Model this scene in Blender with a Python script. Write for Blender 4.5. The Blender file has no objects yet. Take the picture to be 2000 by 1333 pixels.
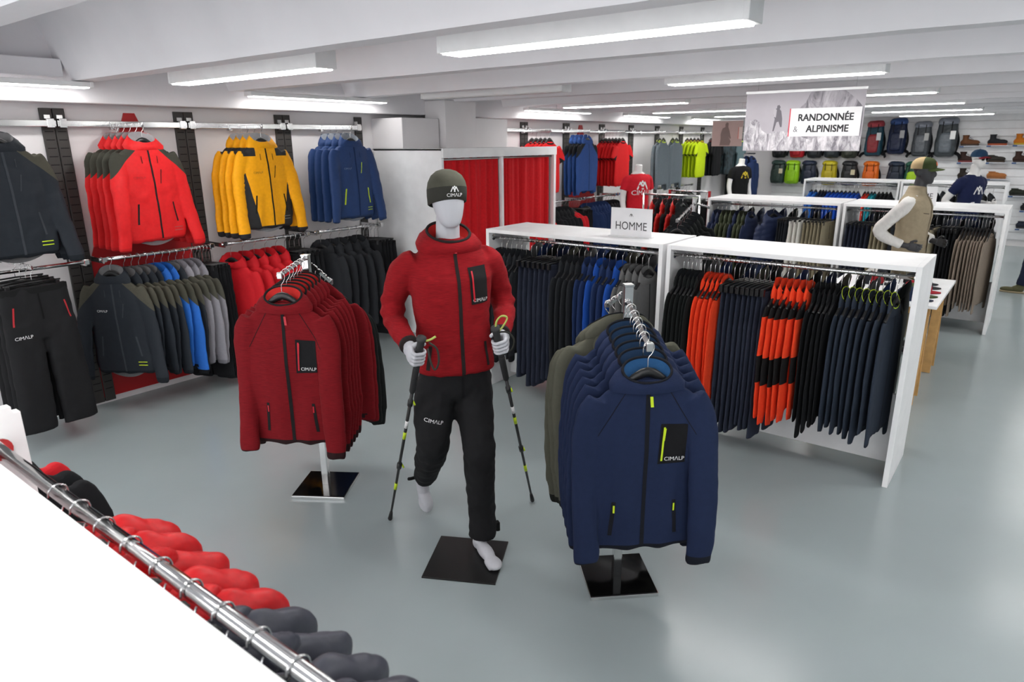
import bpy, bmesh, math, random
from mathutils import Vector, Matrix, noise
from mathutils.bvhtree import BVHTree
random.seed(7)
SC = bpy.context.scene
COL = SC.collection
# ---------------------------------------------------------------- camera, world, exposure
PITCH, YAW, ROLL = math.radians(16.3), math.radians(37.6), math.radians(0.44)
fw = Vector((math.cos(PITCH) * math.cos(YAW), math.cos(PITCH) * math.sin(YAW), -math.sin(PITCH)))
rt = Vector((math.sin(YAW), -math.cos(YAW), 0)); up = rt.cross(fw)
c_, s_ = math.cos(ROLL), math.sin(ROLL)
rt, up = rt * c_ - up * s_, rt * s_ + up * c_
cam = bpy.data.cameras.new('camera'); camo = bpy.data.objects.new('camera', cam); COL.objects.link(camo)
cam.sensor_width = 36; cam.lens = 1331 / 2000 * 36; cam.clip_start = .02; cam.clip_end = 100
cam.dof.use_dof = True; cam.dof.focus_distance = 3.3; cam.dof.aperture_fstop = 4.5
camo.matrix_world = Matrix(((rt.x, up.x, -fw.x, 0), (rt.y, up.y, -fw.y, 0), (rt.z, up.z, -fw.z, 2.0), (0, 0, 0, 1)))
SC.camera = camo
w = bpy.data.worlds.new('world'); SC.world = w; w.use_nodes = True
w.node_tree.nodes['Background'].inputs[0].default_value = (.9, .95, 1, 1)
w.node_tree.nodes['Background'].inputs[1].default_value = .15
vs = SC.view_settings
vs.view_transform = 'Standard'; vs.look = 'None'; vs.gamma = 1; vs.use_curve_mapping = False
vs.exposure = 0.68
LAMP = 19.0        # emission of the LED diffusers

# added daylight area light behind the camera, brightens ceiling ribs and white uprights
la = bpy.data.lights.new('added_rear_daylight', 'AREA'); la.shape = 'RECTANGLE'; la.size = 2.3; la.size_y = 9.2; la.energy = 120; la.color = (.96, .98, 1)
lo_ = bpy.data.objects.new('added_rear_daylight', la); COL.objects.link(lo_); lo_.location = (-2.9, .2, 1.35); lo_.rotation_euler = (0, -math.pi / 2, 0)
# ---------------------------------------------------------------- materials
def lin(h):
    h = h.lstrip('#'); c = [int(h[i:i + 2], 16) / 255 for i in (0, 2, 4)]
    return tuple(x / 12.92 if x <= .04045 else ((x + .055) / 1.055) ** 2.4 for x in c) + (1,)
def node_mat(name):
    m = bpy.data.materials.new(name); m.use_nodes = True
    return m, m.node_tree.nodes, m.node_tree.links, m.node_tree.nodes['Principled BSDF']
def var_color(N, L, B, col, amt, scale, coord='Object', stretch=(1, 1, 1)):
    tc = N.new('ShaderNodeTexCoord'); mp = N.new('ShaderNodeMapping'); mp.inputs['Scale'].default_value = stretch
    L.new(tc.outputs[coord], mp.inputs[0])
    nz = N.new('ShaderNodeTexNoise'); nz.inputs['Scale'].default_value = scale; nz.inputs['Detail'].default_value = 4
    L.new(mp.outputs[0], nz.inputs['Vector'])
    rp = N.new('ShaderNodeValToRGB')
    d = tuple(max(0, x * (1 - amt)) for x in col[:3]) + (1,); l = tuple(min(1, x * (1 + amt)) for x in col[:3]) + (1,)
    rp.color_ramp.elements[0].color = d; rp.color_ramp.elements[1].color = l
    rp.color_ramp.elements[0].position = .3; rp.color_ramp.elements[1].position = .7
    L.new(nz.outputs[0], rp.inputs[0]); L.new(rp.outputs[0], B.inputs['Base Color'])
    return mp, nz
def bump(N, L, B, scale, strength, dist=.001, stretch=(1, 1, 1)):
    tc = N.new('ShaderNodeTexCoord'); mp = N.new('ShaderNodeMapping'); mp.inputs['Scale'].default_value = stretch
    L.new(tc.outputs['Object'], mp.inputs[0])
    nz = N.new('ShaderNodeTexNoise'); nz.inputs['Scale'].default_value = scale; nz.inputs['Detail'].default_value = 3
    L.new(mp.outputs[0], nz.inputs['Vector'])
    b = N.new('ShaderNodeBump'); b.inputs['Strength'].default_value = strength; b.inputs['Distance'].default_value = dist
    L.new(nz.outputs[0], b.inputs['Height']); L.new(b.outputs[0], B.inputs['Normal'])
MC = {}
def cloth(hexc, rough=.85, amt=.05, fine=260, b=.35, sheen=.0):
    k = ('cloth', hexc, rough, b, fine)
    if k in MC: return MC[k]
    m, N, L, B = node_mat('fabric_' + hexc.strip('#')); c = lin(hexc)
    var_color(N, L, B, c, amt, 45)
    B.inputs['Roughness'].default_value = rough
    B.inputs['Specular IOR Level'].default_value = .25 if rough > .5 else .4
    bump(N, L, B, fine, b, .0015)
    MC[k] = m; return m
def knit(hexc):     # ribbed fleece: fine horizontal lines
    k = ('knit', hexc)
    if k in MC: return MC[k]
    m, N, L, B = node_mat('fleece_' + hexc.strip('#')); c = lin(hexc)
    mp, nz = var_color(N, L, B, c, .22, 60, stretch=(.5, .5, 8))
    B.inputs['Roughness'].default_value = .92; B.inputs['Specular IOR Level'].default_value = .2
    bump(N, L, B, 120, .4, .002, (.6, .6, 6))
    MC[k] = m; return m
def nylon(hexc):    # glossy down-jacket shell
    return cloth(hexc, .42, .1, 60, .25, .05)
def plain(hexc, rough=.5, metal=0., amt=.04, sc=8, coat=0.):
    k = ('plain', hexc, rough, metal, coat)
    if k in MC: return MC[k]
    m, N, L, B = node_mat('finish_' + hexc.strip('#')); c = lin(hexc)
    var_color(N, L, B, c, amt, sc)
    B.inputs['Roughness'].default_value = rough; B.inputs['Metallic'].default_value = metal
    B.inputs['Coat Weight'].default_value = coat
    MC[k] = m; return m
def emit(name, col, s):
    m, N, L, B = node_mat(name); B.inputs['Base Color'].default_value = col
    B.inputs['Emission Color'].default_value = col; B.inputs['Emission Strength'].default_value = s
    return m
CHROME = plain('#d8d8d8', .12, 1.)
STEEL = plain('#c4c4c4', .3, 1.)
WHITE = plain('#eeeeee', .38)
BLACKP = plain('#141416', .38)
M_LAMP = emit('led_diffuser', (1, .985, .96, 1), LAMP); M_STRIP = emit('strip_diffuser', (1, .985, .96, 1), LAMP * .5)

# ---------------------------------------------------------------- object helpers
def tag(o, label=None, cat=None, group=None, kind=None):
    if label: o['label'] = label
    if cat: o['category'] = cat
    if group: o['group'] = group
    if kind: o['kind'] = kind
    return o
def empty(name, loc=(0, 0, 0), rz=0, label=None, cat=None, group=None, scale=None):
    o = bpy.data.objects.new(name, None); COL.objects.link(o); o.empty_display_size = .05
    o.location = loc; o.rotation_euler = (0, 0, rz)
    if scale: o.scale = scale
    return tag(o, label, cat, group)
def link(name, me, mat=None, parent=None, loc=None, rot=None):
    o = bpy.data.objects.new(name, me); COL.objects.link(o)
    if mat:
        if not me.materials: me.materials.append(mat)
        o.material_slots[0].link = 'OBJECT'; o.material_slots[0].material = mat
    if parent: o.parent = parent
    if loc is not None: o.location = loc
    if rot is not None: o.rotation_euler = rot
    return o
def bm_mesh(bm, smooth=False, name='mesh'):
    bmesh.ops.recalc_face_normals(bm, faces=bm.faces)
    me = bpy.data.meshes.new(name); bm.to_mesh(me); bm.free()
    if smooth: me.polygons.foreach_set('use_smooth', [True] * len(me.polygons))
    return me
def raw(verts, faces, smooth=False):
    me = bpy.data.meshes.new('mesh'); me.from_pydata([tuple(v) for v in verts], [], faces)
    if smooth: me.polygons.foreach_set('use_smooth', [True] * len(me.polygons))
    me.update(); return me
def bm_box(bm, lo, hi, bev=0., mtx=None):
    g = bmesh.ops.create_cube(bm, size=1); vs_ = g['verts']
    for v in vs_:
        v.co = Vector([(lo[i] + hi[i]) / 2 + v.co[i] * (hi[i] - lo[i]) for i in range(3)])
    if bev: 
        es = list({e for v in vs_ for e in v.link_edges})
        r = bmesh.ops.bevel(bm, geom=es, offset=bev, segments=2, affect='EDGES', profile=.5); vs_ = r['verts']
    if mtx:
        bmesh.ops.transform(bm, matrix=mtx, verts=list({v for v in bm.verts if v in set(vs_)}))
def box(name, lo, hi, mat, parent=None, bev=.003):
    bm = bmesh.new(); bm_box(bm, lo, hi, bev); return link(name, bm_mesh(bm), mat, parent)
def frames(pts):
    pts = [Vector(p) for p in pts]; out = []; ref = None
    for i, p in enumerate(pts):
        t = (pts[min(i + 1, len(pts) - 1)] - pts[max(i - 1, 0)]).normalized()
        if ref is None: ref = Vector((0, 1, 0)) if abs(t.y) < .9 else Vector((1, 0, 0))
        a = (ref - t * ref.dot(t)).normalized(); b = t.cross(a); ref = a
        out.append((p, a, b))
    return out
def bm_tube(bm, pts, rad, seg=8, caps=True, flat=1.):
    fr = frames(pts); rings = []
    for i, (p, a, b) in enumerate(fr):
        r = rad[i] if isinstance(rad, (list, tuple)) else rad
        ra, rb = (r if isinstance(r, tuple) else (r * flat, r))
        rings.append([bm.verts.new(p + a * ra * math.cos(2 * math.pi * k / seg) + b * rb * math.sin(2 * math.pi * k / seg)) for k in range(seg)])
    for r0, r1 in zip(rings, rings[1:]):
        for k in range(seg):
            bm.faces.new((r0[k], r0[(k + 1) % seg], r1[(k + 1) % seg], r1[k]))
    if caps: bm.faces.new(rings[0]); bm.faces.new(rings[-1])
def tube_me(pts, rad, seg=8, caps=True, flat=1.):
    bm = bmesh.new(); bm_tube(bm, pts, rad, seg, caps, flat); return bm_mesh(bm, True)
def tube(name, pts, rad, mat, parent=None, seg=8, flat=1.):
    return link(name, tube_me(pts, rad, seg, True, flat), mat, parent)
def bez(pts, n=6):      # catmull-rom resample
    P = [Vector(p) for p in pts]; P = [P[0] * 2 - P[1]] + P + [P[-1] * 2 - P[-2]]; out = []
    for i in range(1, len(P) - 2):
        for k in range(n):
            t = k / n
            out.append(.5 * (2 * P[i] + (P[i + 1] - P[i - 1]) * t + (2 * P[i - 1] - 5 * P[i] + 4 * P[i + 1] - P[i + 2]) * t * t + (3 * P[i] - P[i - 1] - 3 * P[i + 1] + P[i + 2]) * t ** 3))
    out.append(P[-2]); return out
def ring_pts(w, d, z, n=32, ex=2.4, y0=0., x0=0., tilt=0., tx=0.):
    o = []
    for k in range(n):
        t = 2 * math.pi * k / n; c, s = math.cos(t), math.sin(t)
        o.append(Vector((x0 + w * math.copysign(abs(c) ** (2 / ex), c), y0 + d * math.copysign(abs(s) ** (2 / ex), s), z + tilt * s + tx * c)))
    return o
def bm_loft(bm, rings, caps=(True, True)):
    R = [[bm.verts.new(p) for p in r] for r in rings]; n = len(R[0])
    for a, b in zip(R, R[1:]):
        for k in range(n): bm.faces.new((a[k], a[(k + 1) % n], b[(k + 1) % n], b[k]))
    if caps[0]: bm.faces.new(R[0])
    if caps[1]: bm.faces.new(R[-1])
def loft_me(rings, caps=(True, True), smooth=True):
    bm = bmesh.new(); bm_loft(bm, rings, caps); return bm_mesh(bm, smooth)
def bm_ball(bm, c, r, seg=16, rot=None):
    g = bmesh.ops.create_uvsphere(bm, u_segments=seg, v_segments=seg // 2 + 2, radius=1)
    M = Matrix.Translation(Vector(c)) @ (rot.to_4x4() if rot else Matrix()) @ Matrix.Diagonal((*r, 1))
    bmesh.ops.transform(bm, matrix=M, verts=g['verts'])
def remesh(bm, voxel, smooth=4, fac=.5):
    me = bm_mesh(bm); o = bpy.data.objects.new('tmp', me); COL.objects.link(o)
    r = o.modifiers.new('r', 'REMESH'); r.mode = 'VOXEL'; r.voxel_size = voxel
    s = o.modifiers.new('s', 'SMOOTH'); s.iterations = smooth; s.factor = fac
    dg = bpy.context.evaluated_depsgraph_get(); dg.update()
    out = bpy.data.meshes.new_from_object(o.evaluated_get(dg))
    bpy.data.objects.remove(o); bpy.data.meshes.remove(me)
    out.polygons.foreach_set('use_smooth', [True] * len(out.polygons)); out.materials.clear()
    return out
def displace(me, fn):
    me.update(); nr = [v.normal.copy() for v in me.vertices]
    for v, n_ in zip(me.vertices, nr): v.co += n_ * fn(v.co, n_)
    me.update()
SFLAG = None
def split(me, fn, planes=()):
    bm = bmesh.new(); bm.from_mesh(me)
    for co, no in planes:
        bmesh.ops.bisect_plane(bm, geom=bm.verts[:] + bm.edges[:] + bm.faces[:], plane_co=co, plane_no=no)
    global SFLAG
    ly = bm.verts.layers.float.get('slv'); lab = {}
    for f in bm.faces:
        SFLAG = (sum(v[ly] for v in f.verts) / len(f.verts) > .5) if ly else None
        lab[f] = fn(f.calc_center_median())
    SFLAG = None
    seen = set(); comps = {}
    for f in bm.faces:
        if f in seen: continue
        k = lab[f]; st = [f]; seen.add(f); c = []
        while st:
            g = st.pop(); c.append(g)
            for e in g.edges:
                for h in e.link_faces:
                    if h not in seen and lab[h] == k: seen.add(h); st.append(h)
        comps.setdefault(k, []).append(c)
    for k, cs in comps.items():          # stray islands join their neighbour
        cs.sort(key=len, reverse=True)
        for c in cs[1:]:
            nb = {}
            for g in c:
                for e in g.edges:
                    for h in e.link_faces:
                        if lab[h] != k: nb[lab[h]] = nb.get(lab[h], 0) + 1
            if nb:
                q = max(nb, key=nb.get)
                for g in c: lab[g] = q
    out = {}
    for f in bm.faces: out.setdefault(lab[f], []).append(f)
    res = {}
    for k, fs in out.items():
        idx = {}; V = []; F = []
        for f in fs:
            q = []
            for v in f.verts:
                if v not in idx: idx[v] = len(V); V.append(v.co.copy())
                q.append(idx[v])
            F.append(q)
        res[k] = raw(V, F, True)
    bm.free(); return res
def bvh(me):
    return BVHTree.FromPolygons([v.co.copy() for v in me.vertices], [tuple(p.vertices) for p in me.polygons])
def drape(tree, x, z, off=.003, back=False):
    s = 1 if back else -1
    h = tree.ray_cast(Vector((x, s * 1., z)), Vector((0, -s, 0)))
    y = h[0].y if h[0] else 0.
    return Vector((x, y + s * off, z))
def patch(tree, quad, nx=6, nz=8, off=.003, back=False):
    (a, b, c, d) = [Vector((p[0], 0, p[1])) for p in quad]; V = []; F = []
    for j in range(nz + 1):
        for i in range(nx + 1):
            u, v = i / nx, j / nz
            p = (a * (1 - u) + b * u) * (1 - v) + (d * (1 - u) + c * u) * v
            V.append(drape(tree, p.x, p.z, off, back))
    for j in range(nz):
        for i in range(nx):
            k = j * (nx + 1) + i; F.append((k, k + 1, k + nx + 2, k + nx + 1))
    return raw(V, F, True)
TXT = {}
def text_geo(s):
    if s not in TXT:
        cu = bpy.data.curves.new('t', 'FONT'); cu.body = s; cu.align_x = 'CENTER'; cu.align_y = 'CENTER'; cu.resolution_u = 3
        o = bpy.data.objects.new('t', cu); COL.objects.link(o)
        dg = bpy.context.evaluated_depsgraph_get(); dg.update()
        m = o.evaluated_get(dg).to_mesh()
        TXT[s] = ([v.co.copy() for v in m.vertices], [tuple(p.vertices) for p in m.polygons])
        o.evaluated_get(dg).to_mesh_clear(); bpy.data.objects.remove(o)
    return TXT[s]
def text_on(tree, s, x, z, size, off=.0045, rot=0., back=False):
    V, F = text_geo(s); c, q = math.cos(rot), math.sin(rot); sg = -1 if back else 1
    return raw([drape(tree, x + sg * size * (v.x * c - v.y * q), z + size * (v.x * q + v.y * c), off, back) for v in V], F)
def text_flat(s, size, xscale=1.):
    V, F = text_geo(s); return raw([(v.x * size * xscale, 0, v.y * size) for v in V], F)
def strokes(lines, wd):
    V = []; F = []
    for ln in lines:
        for (x0, z0), (x1, z1) in zip(ln, ln[1:]):
            d = Vector((x1 - x0, z1 - z0)); n_ = Vector((-d.y, d.x)).normalized() * wd / 2; e = d.normalized() * wd * .3
            k = len(V)
            V += [(x0 - e.x + n_.x, 0, z0 - e.y + n_.y), (x0 - e.x - n_.x, 0, z0 - e.y - n_.y), (x1 + e.x - n_.x, 0, z1 + e.y - n_.y), (x1 + e.x + n_.x, 0, z1 + e.y + n_.y)]
            F.append((k, k + 1, k + 2, k + 3))
    return V, F
EMB = [[(-1, -.6), (-.45, .55), (.12, -.6)], [(1, -.6), (.45, .55), (-.12, -.6)], [(-.28, .3), (0, .75), (.28, .3)], [(-.28, .3), (0, -.1), (.28, .3)]]
def emblem_on(tree, x, z, size, off=.0045):
    V, F = strokes([[(a * size, b * size) for a, b in l] for l in EMB], size * .24)
    return raw([drape(tree, x + v[0], z + v[2], off) for v in V], F)
def emblem_flat(size):
    V, F = strokes([[(a * size, b * size) for a, b in l] for l in EMB], size * .2); return raw(V, F)
def N3(p, s, sx=1, sy=1, sz=1, o=0.):
    return noise.noise(Vector((p.x * s * sx + o, p.y * s * sy + o * 1.7, p.z * s * sz - o)))
def R(d): return math.radians(d)
# ---------------------------------------------------------------- the room
YW = 5.74; XF = 16.3; YR = -5.5; XB = -3.0
def floor_mat():
    m, N, L, B = node_mat('grey_epoxy_floor')
    mp, nz = var_color(N, L, B, lin('#98a2a4'), .04, 1.3)
    B.inputs['Roughness'].default_value = .22
    B.inputs['Specular IOR Level'].default_value = .5
    bump(N, L, B, 35, .06, .002)
    return m
def paint(hexc, b=.2):
    m, N, L, B = node_mat('paint_' + hexc.strip('#')); var_color(N, L, B, lin(hexc), .03, 2.5)
    B.inputs['Roughness'].default_value = .7; bump(N, L, B, 40, b, .002); return m
FLOORM = floor_mat(); PAINT = paint('#e6e3e4'); CONC = paint('#eceaed', .45)
tag(box('floor', (XB, YR, -.1), (XF + .1, YW + .1, 0), FLOORM, bev=0), kind='structure')
tag(box('wall_left', (XB, YW, 0), (XF + .1, YW + .12, 2.9), PAINT, bev=0), kind='structure')
GREYP = paint('#9b9b9d')
tag(box('wall_right', (XB, YR - .12, 0), (XF + .1, YR, 2.9), GREYP, bev=0), kind='structure')
bm = bmesh.new()
for lo, hi in (((XB - .12, YR, 0), (XB, YW, .2)), ((XB - .12, YR, 2.5), (XB, YW, 2.9)), ((XB - .12, YR, .2), (XB, -4.4, 2.5)), ((XB - .12, 4.8, .2), (XB, YW, 2.5))): bm_box(bm, lo, hi)
tag(link('wall_rear', bm_mesh(bm), PAINT), kind='structure')
w1 = empty('added_window_1', (XB - .06, .2, .2)); tag(w1, kind='structure')  # unseen shop-front glazing, added to go with the rear daylight
mg, Ng, Lg, Bg = node_mat('added_front_glass'); Bg.inputs['Transmission Weight'].default_value = 1; Bg.inputs['Roughness'].default_value = 0; Bg.inputs['IOR'].default_value = 1.1
FR = plain('#55575a', .4)
for k in range(5):
    y0 = -4.6 + 9.2 * k / 5; y1 = y0 + 9.2 / 5
    box('pane', (-.004, y0 + .03, .04), (.004, y1 - .03, 2.26), mg, w1, 0); box('mullion', (-.03, y0 - .03, 0), (.03, y0 + .03, 2.3), FR, w1)
box('mullion', (-.03, 4.57, 0), (.03, 4.6, 2.3), FR, w1); box('sill', (-.05, -4.6, 0), (.08, 4.6, .04), FR, w1); box('head_rail', (-.03, -4.6, 2.26), (.03, 4.6, 2.3), FR, w1)
wf = tag(box('wall_far', (XF, YR, 0), (XF + .12, YW, 2.9), PAINT, bev=0), kind='structure')
# slat boards of the far wall
SLAT = plain('#e8e8ea', .4)
bm = bmesh.new(); bm_box(bm, (-.02, YR + .05, 0), (0, 5.0, .138), .004); sl_me = bm_mesh(bm)
for k in range(16):
    link('slat', sl_me, SLAT, wf, (XF, 0, .12 + k * .147))
# ribbed concrete ceiling: slab with ribs running across the shop
def rib_profile(x):
    return [(x - .25, 2.86), (x - .19, 2.835), (x - .125, 2.80), (x - .08, 2.70), (x - .055, 2.56), (x, 2.42), (x + .13, 2.42), (x + .185, 2.56), (x + .21, 2.70), (x + .255, 2.80), (x + .32, 2.835), (x + .38, 2.86)]
ceil = tag(box('ceiling', (XB, YR, 2.855), (XF + .1, YW + .1, 2.98), CONC, bev=0), kind='structure')
RIBX = [2.11 + 1.22 * k for k in range(-4, 12)]
for k, x in enumerate(RIBX):
    pr = rib_profile(x); V = []; F = []
    ny = 40
    for j in range(ny + 1):
        y = YR + (5.52 - YR) * j / ny
        for i, (px, pz) in enumerate(pr):
            e = .004 * noise.noise(Vector((px * 9, y * 3, k * 3.))) if 3 < i < 8 else 0
            V.append((px, y, pz + e))
    n_ = len(pr)
    for j in range(ny):
        for i in range(n_ - 1): F.append((j * n_ + i, j * n_ + i + 1, (j + 1) * n_ + i + 1, (j + 1) * n_ + i))
    me = raw(V, F, True)
    try: me.set_sharp_from_angle(angle=R(40))
    except Exception: pass
    link('ceiling_rib', me, CONC, ceil)
# soffit beam along the left wall
tag(box('trim_1', (XB, 5.5, 2.285), (XF, YW, 2.86), CONC, bev=.008), kind='structure')
tag(box('trim_2', (XB, 5.38, 2.44), (2.06, 5.5, 2.555), CONC, bev=.006), kind='structure')
# bright pelmet over the far wall
tag(box('trim_3', (XF - .08, YR, 2.45), (XF, 5.0, 2.86), PAINT, bev=.004), kind='structure')
# structural column and boxed duct beside the fitting room
bm = bmesh.new(); bm_box(bm, (5.62, 5.2, 0), (6.12, 5.5, 1.92), .004); bm_box(bm, (5.62, 5.2, 1.94), (6.12, 5.5, 2.43), .004)
tag(link('wall_column', bm_mesh(bm), PAINT), kind='structure')
tag(box('trim_4', (5.06, 5.28, 1.94), (5.6, 5.74, 2.245), PAINT, bev=.006), kind='structure')
tag(box('trim_5', (6.13, 5.22, 1.94), (6.72, 5.74, 2.26), PAINT, bev=.006), kind='structure')
# ---------------------------------------------------------------- lamps
HOUSING = plain('#ececec', .45)
def lamp(p0, along, length, label, group, lit=True, wd=.14, ht=.1):
    rz = 0 if along == 'x' else math.pi / 2
    t = empty('ceiling_lamp', (p0[0], p0[1], p0[2]), rz, label, 'lamp', group)
    h = box('housing', (0, -wd / 2, 0), (length, wd / 2, ht), HOUSING, t, .006)
    box('end_cap', (-.012, -wd / 2 - .002, .0), (.012, wd / 2 + .002, ht + .002), HOUSING, t, .004)
    box('end_cap', (length - .012, -wd / 2 - .002, .0), (length + .012, wd / 2 + .002, ht + .002), HOUSING, t, .004)
    box('diffuser', (.015, -wd / 2 + .008, -.006), (length - .015, wd / 2 - .008, .002), (M_STRIP if ht < .05 else M_LAMP) if lit else plain('#d8d8d8', .4), t, .002)
    for s in (.25, .75):
        if ht < .05: tube('bracket', [(length * s, 0, ht / 2), (length * s, 5.502 - p0[1], ht / 2)], .008, HOUSING, t, 6)
        else: tube('bracket', [(length * s, 0, ht - .01), (length * s, 0, 2.858 - p0[2])], .008, HOUSING, t, 6)
ORDN = 'first second third fourth fifth sixth seventh eighth'.split()
LG = 'box lamps in the ceiling bays'
ROWX = [2.60 + 2.44 * k for k in range(-2, 6)]
for i, x in enumerate(ROWX):
    for (y0, ln) in ((.92, 1.45), (3.3, 1.6), (-1.7, 1.55), (-4.2, 1.55)):
        off = (abs(x - 5.04) < .1 and y0 > 3)
        if x > 15.5: continue
        near = {(2.6, .92): 'above the walking mannequin', (2.6, 3.3): 'above the red fleece stand', (5.04, .92): 'above the orange fleece gondola', (7.48, 3.3): 'beyond the fitting room', (7.48, .92): 'above the vest mannequin', (9.92, .92): 'above the quilted jacket gondola', (9.92, 3.3): 'above the red torso', (12.36, .92): 'above the navy shirt mannequin', (12.36, 3.3): 'above the aisle before the backpack gondola', (14.8, .92): 'above the shoe wall gondola', (14.8, 3.3): 'above the royal blue jackets', (5.04, -1.7): 'over the open floor beside the orange fleece gondola', (2.6, -1.7): 'over the open floor beside the navy fleece stand', (7.48, -1.7): 'over the open floor beside the cap table'}.get((round(x, 2), y0))
        lab = 'unlit white box lamp between ceiling ribs beside the fitting room' if off else \
              ('long lit white box lamp ' + near) if near else 'lit box lamp, %s row from the rear wall, %s from the clothing wall' % (ORDN[i], ORDN[(3.3, .92, -1.7, -4.2).index(y0)])
        lamp((x, y0, 2.40), 'y', ln, lab, None if off else LG, not off)
for x0, nn in ((.7, 'charcoal jackets'), (3.42, 'yellow jackets'), (7.3, 'fitting room header'), (9.9, 'red torso mannequin'), (12.5, 'lime and black shirts')):
    lamp((x0, 5.36, 2.38), 'x', 1.5, 'slim lit strip lamp under the soffit above the ' + nn, 'strip lamps along the wall soffit', True, .1, .035)
# ---------------------------------------------------------------- wall fittings
UP = plain('#3a3836', .55)
SLOTM = plain('#100f0f', .8)
UPN = {1.05: 'beside the charcoal jackets', 2.07: 'between charcoal and red jackets', 3.03: 'between red and yellow jackets', 3.97: 'between yellow and blue jackets', 4.87: 'beside the boxed duct', 7.74: 'above the fitting room header', 8.78: 'behind the blue jackets with black patches', 9.81: 'behind the red shirts', 10.78: 'left bare between red and grey shirts', 11.77: 'behind the grey shirts', 12.8: 'behind the lime shirts', 13.83: 'behind the black shirts'}
def upright(x, wd, double, label):
    label = 'dark slotted upright on the white wall ' + UPN[x]
    t = empty('wall_upright', (x, YW, 0), 0, label, 'upright', 'slotted uprights on the clothing wall')
    ws = [(-wd / 2, -.003), (.003, wd / 2)] if double else [(-wd / 2, wd / 2)]
    for (a, b) in ws:
        s = box('slotted_strip', (a, -.022, .02), (b, 0, 2.255), UP, t, .003)
        bm = bmesh.new()
        for k in range(36):
            z = .12 + k * .058; cx = (a + b) / 2; h = (b - a) * .36
            bm_box(bm, (cx - h, -.0235, z), (cx + h, -.0215, z + .007))
        so = link('slots', bm_mesh(bm), SLOTM, s); so['kind'] = 'stuff'
UPX = [2.07, 3.03, 3.97, 4.87, 7.74, 8.78, 9.81, 10.78, 11.77, 12.8, 13.83]
for i, x in enumerate(UPX):
    upright(x, .16 if x != 4.87 else .09, x != 4.87, 'dark slotted metal upright fixed to the white clothing wall')
upright(1.05, .16, True, 'dark slotted metal upright fixed to the white clothing wall')
def top_rail(x0, x1, lab):
    t = empty('wall_rail', (x0, YW - .06, 2.15), 0, lab, 'rail', 'flat chrome rails on the clothing wall')
    box('bar', (0, -.014, -.022), (x1 - x0, .012, .022), CHROME, t, .003)
    for s in (.035, x1 - x0 - .035):
        b = box('bracket', (s - .024, -.02, -.03), (s + .024, .04, .034), CHROME, t, .003)
        box('hook_plate', (s - .02, .03, .02), (s + .02, .045, .06), STEEL, b, .002)
RN = [('the charcoal jackets', 'the red jackets with olive shoulders', 'the yellow jackets', 'the blue jackets with lime zips'), ('the red shirts above the fitting room', 'the blue jackets with black patches', 'the red shirts with black cuffs', 'nothing beside the red shirts', 'the grey shirts by the bare upright', 'the grey shirts by the lime ones', 'the lime shirts', 'the black shirts', 'the patterned shirts')]
xs = [1.05] + UPX[:4]
for (a, b), nn in zip(zip(xs, xs[1:]), RN.pop(0)): top_rail(a + .005, b - .005, 'flat chrome wall rail holding ' + nn)
xs = [6.75] + UPX[4:] + [14.9]
for (a, b), nn in zip(zip(xs, xs[1:]), RN.pop(0)): top_rail(a + .005, b - .005, 'flat chrome wall rail holding ' + nn)
def low_rail(x0, x1, z, y, lab):
    t = empty('hang_rail', (x0, y, z), 0, lab, 'rail', 'oval chrome hang rails on the clothing wall')
    link('bar', tube_me([(0, 0, 0), ((x1 - x0) / 2, 0, 0), (x1 - x0, 0, 0)], .014, 10, True, .6), CHROME, t)
    for s in (.03, x1 - x0 - .03):
        bm = bmesh.new(); bm_box(bm, (s - .006, 0, -.03), (s + .006, YW - y - .02, .006), .002)
        b = link('arm', bm_mesh(bm), CHROME, t)
        box('clamp', (s - .018, -.02, -.018), (s + .018, .018, .02), CHROME, b, .004)
LN = ['the charcoal jackets', 'the red jackets with olive shoulders', 'the yellow jackets', 'the blue jackets with lime zips', 'the red shirts beside the fitting room', 'the blue jackets with black patches', 'the red shirts with black cuffs', 'the bare upright', 'the grey shirts', 'the lime shirts']
for (a, b), nn in zip(((1.05, 2.03), (2.09, 2.99), (3.05, 3.94), (3.99, 4.85), (6.9, 7.72), (7.76, 8.76), (8.8, 9.79), (9.83, 10.76), (10.8, 11.75), (11.79, 12.78)), LN):
    low_rail(a, b, 1.19, 5.42, 'low chrome hang rail on arms below ' + nn)
def faceout(x, z, ln, lab):
    t = empty('faceout_arm', (x, YW - .075, z), 0, lab, 'display arm', 'straight display arms on the wall rail')
    box('bar', (-.006, -ln, -.014), (.006, 0, .014), CHROME, t, .002)
    box('clip', (-.016, -.012, -.026), (.016, .03, .03), CHROME, t, .003)
    bm = bmesh.new(); bm_ball(bm, (0, -ln, .004), (.01, .008, .02), 10); link('end_stop', bm_mesh(bm, True), CHROME, t)
# red mountain-peak panels
def peak(x, lab):
    z0, z1 = .05, 2.235; k = .38
    V = []; F = []
    for y in (0, -.012):
        V += [(-.04 - k * (z1 - z0), y, z0), (.04 + k * (z1 - z0), y, z0), (.04, y, z1), (-.04, y, z1)]
    F = [(4, 5, 6, 7), (3, 2, 1, 0), (0, 1, 5, 4), (1, 2, 6, 5), (2, 3, 7, 6), (3, 0, 4, 7)]
    t = link('peak_panel', raw(V, F), plain('#b3161c', .5), None, (x, YW - .001, 0)); tag(t, lab, 'wall panel', 'red peak panels on the clothing wall')
peak(2.605, 'tall red pointed wall panel rising behind the red jackets with dark shoulders')
peak(9.18, 'tall red pointed wall panel rising behind the red short-sleeved shirts')
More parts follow.
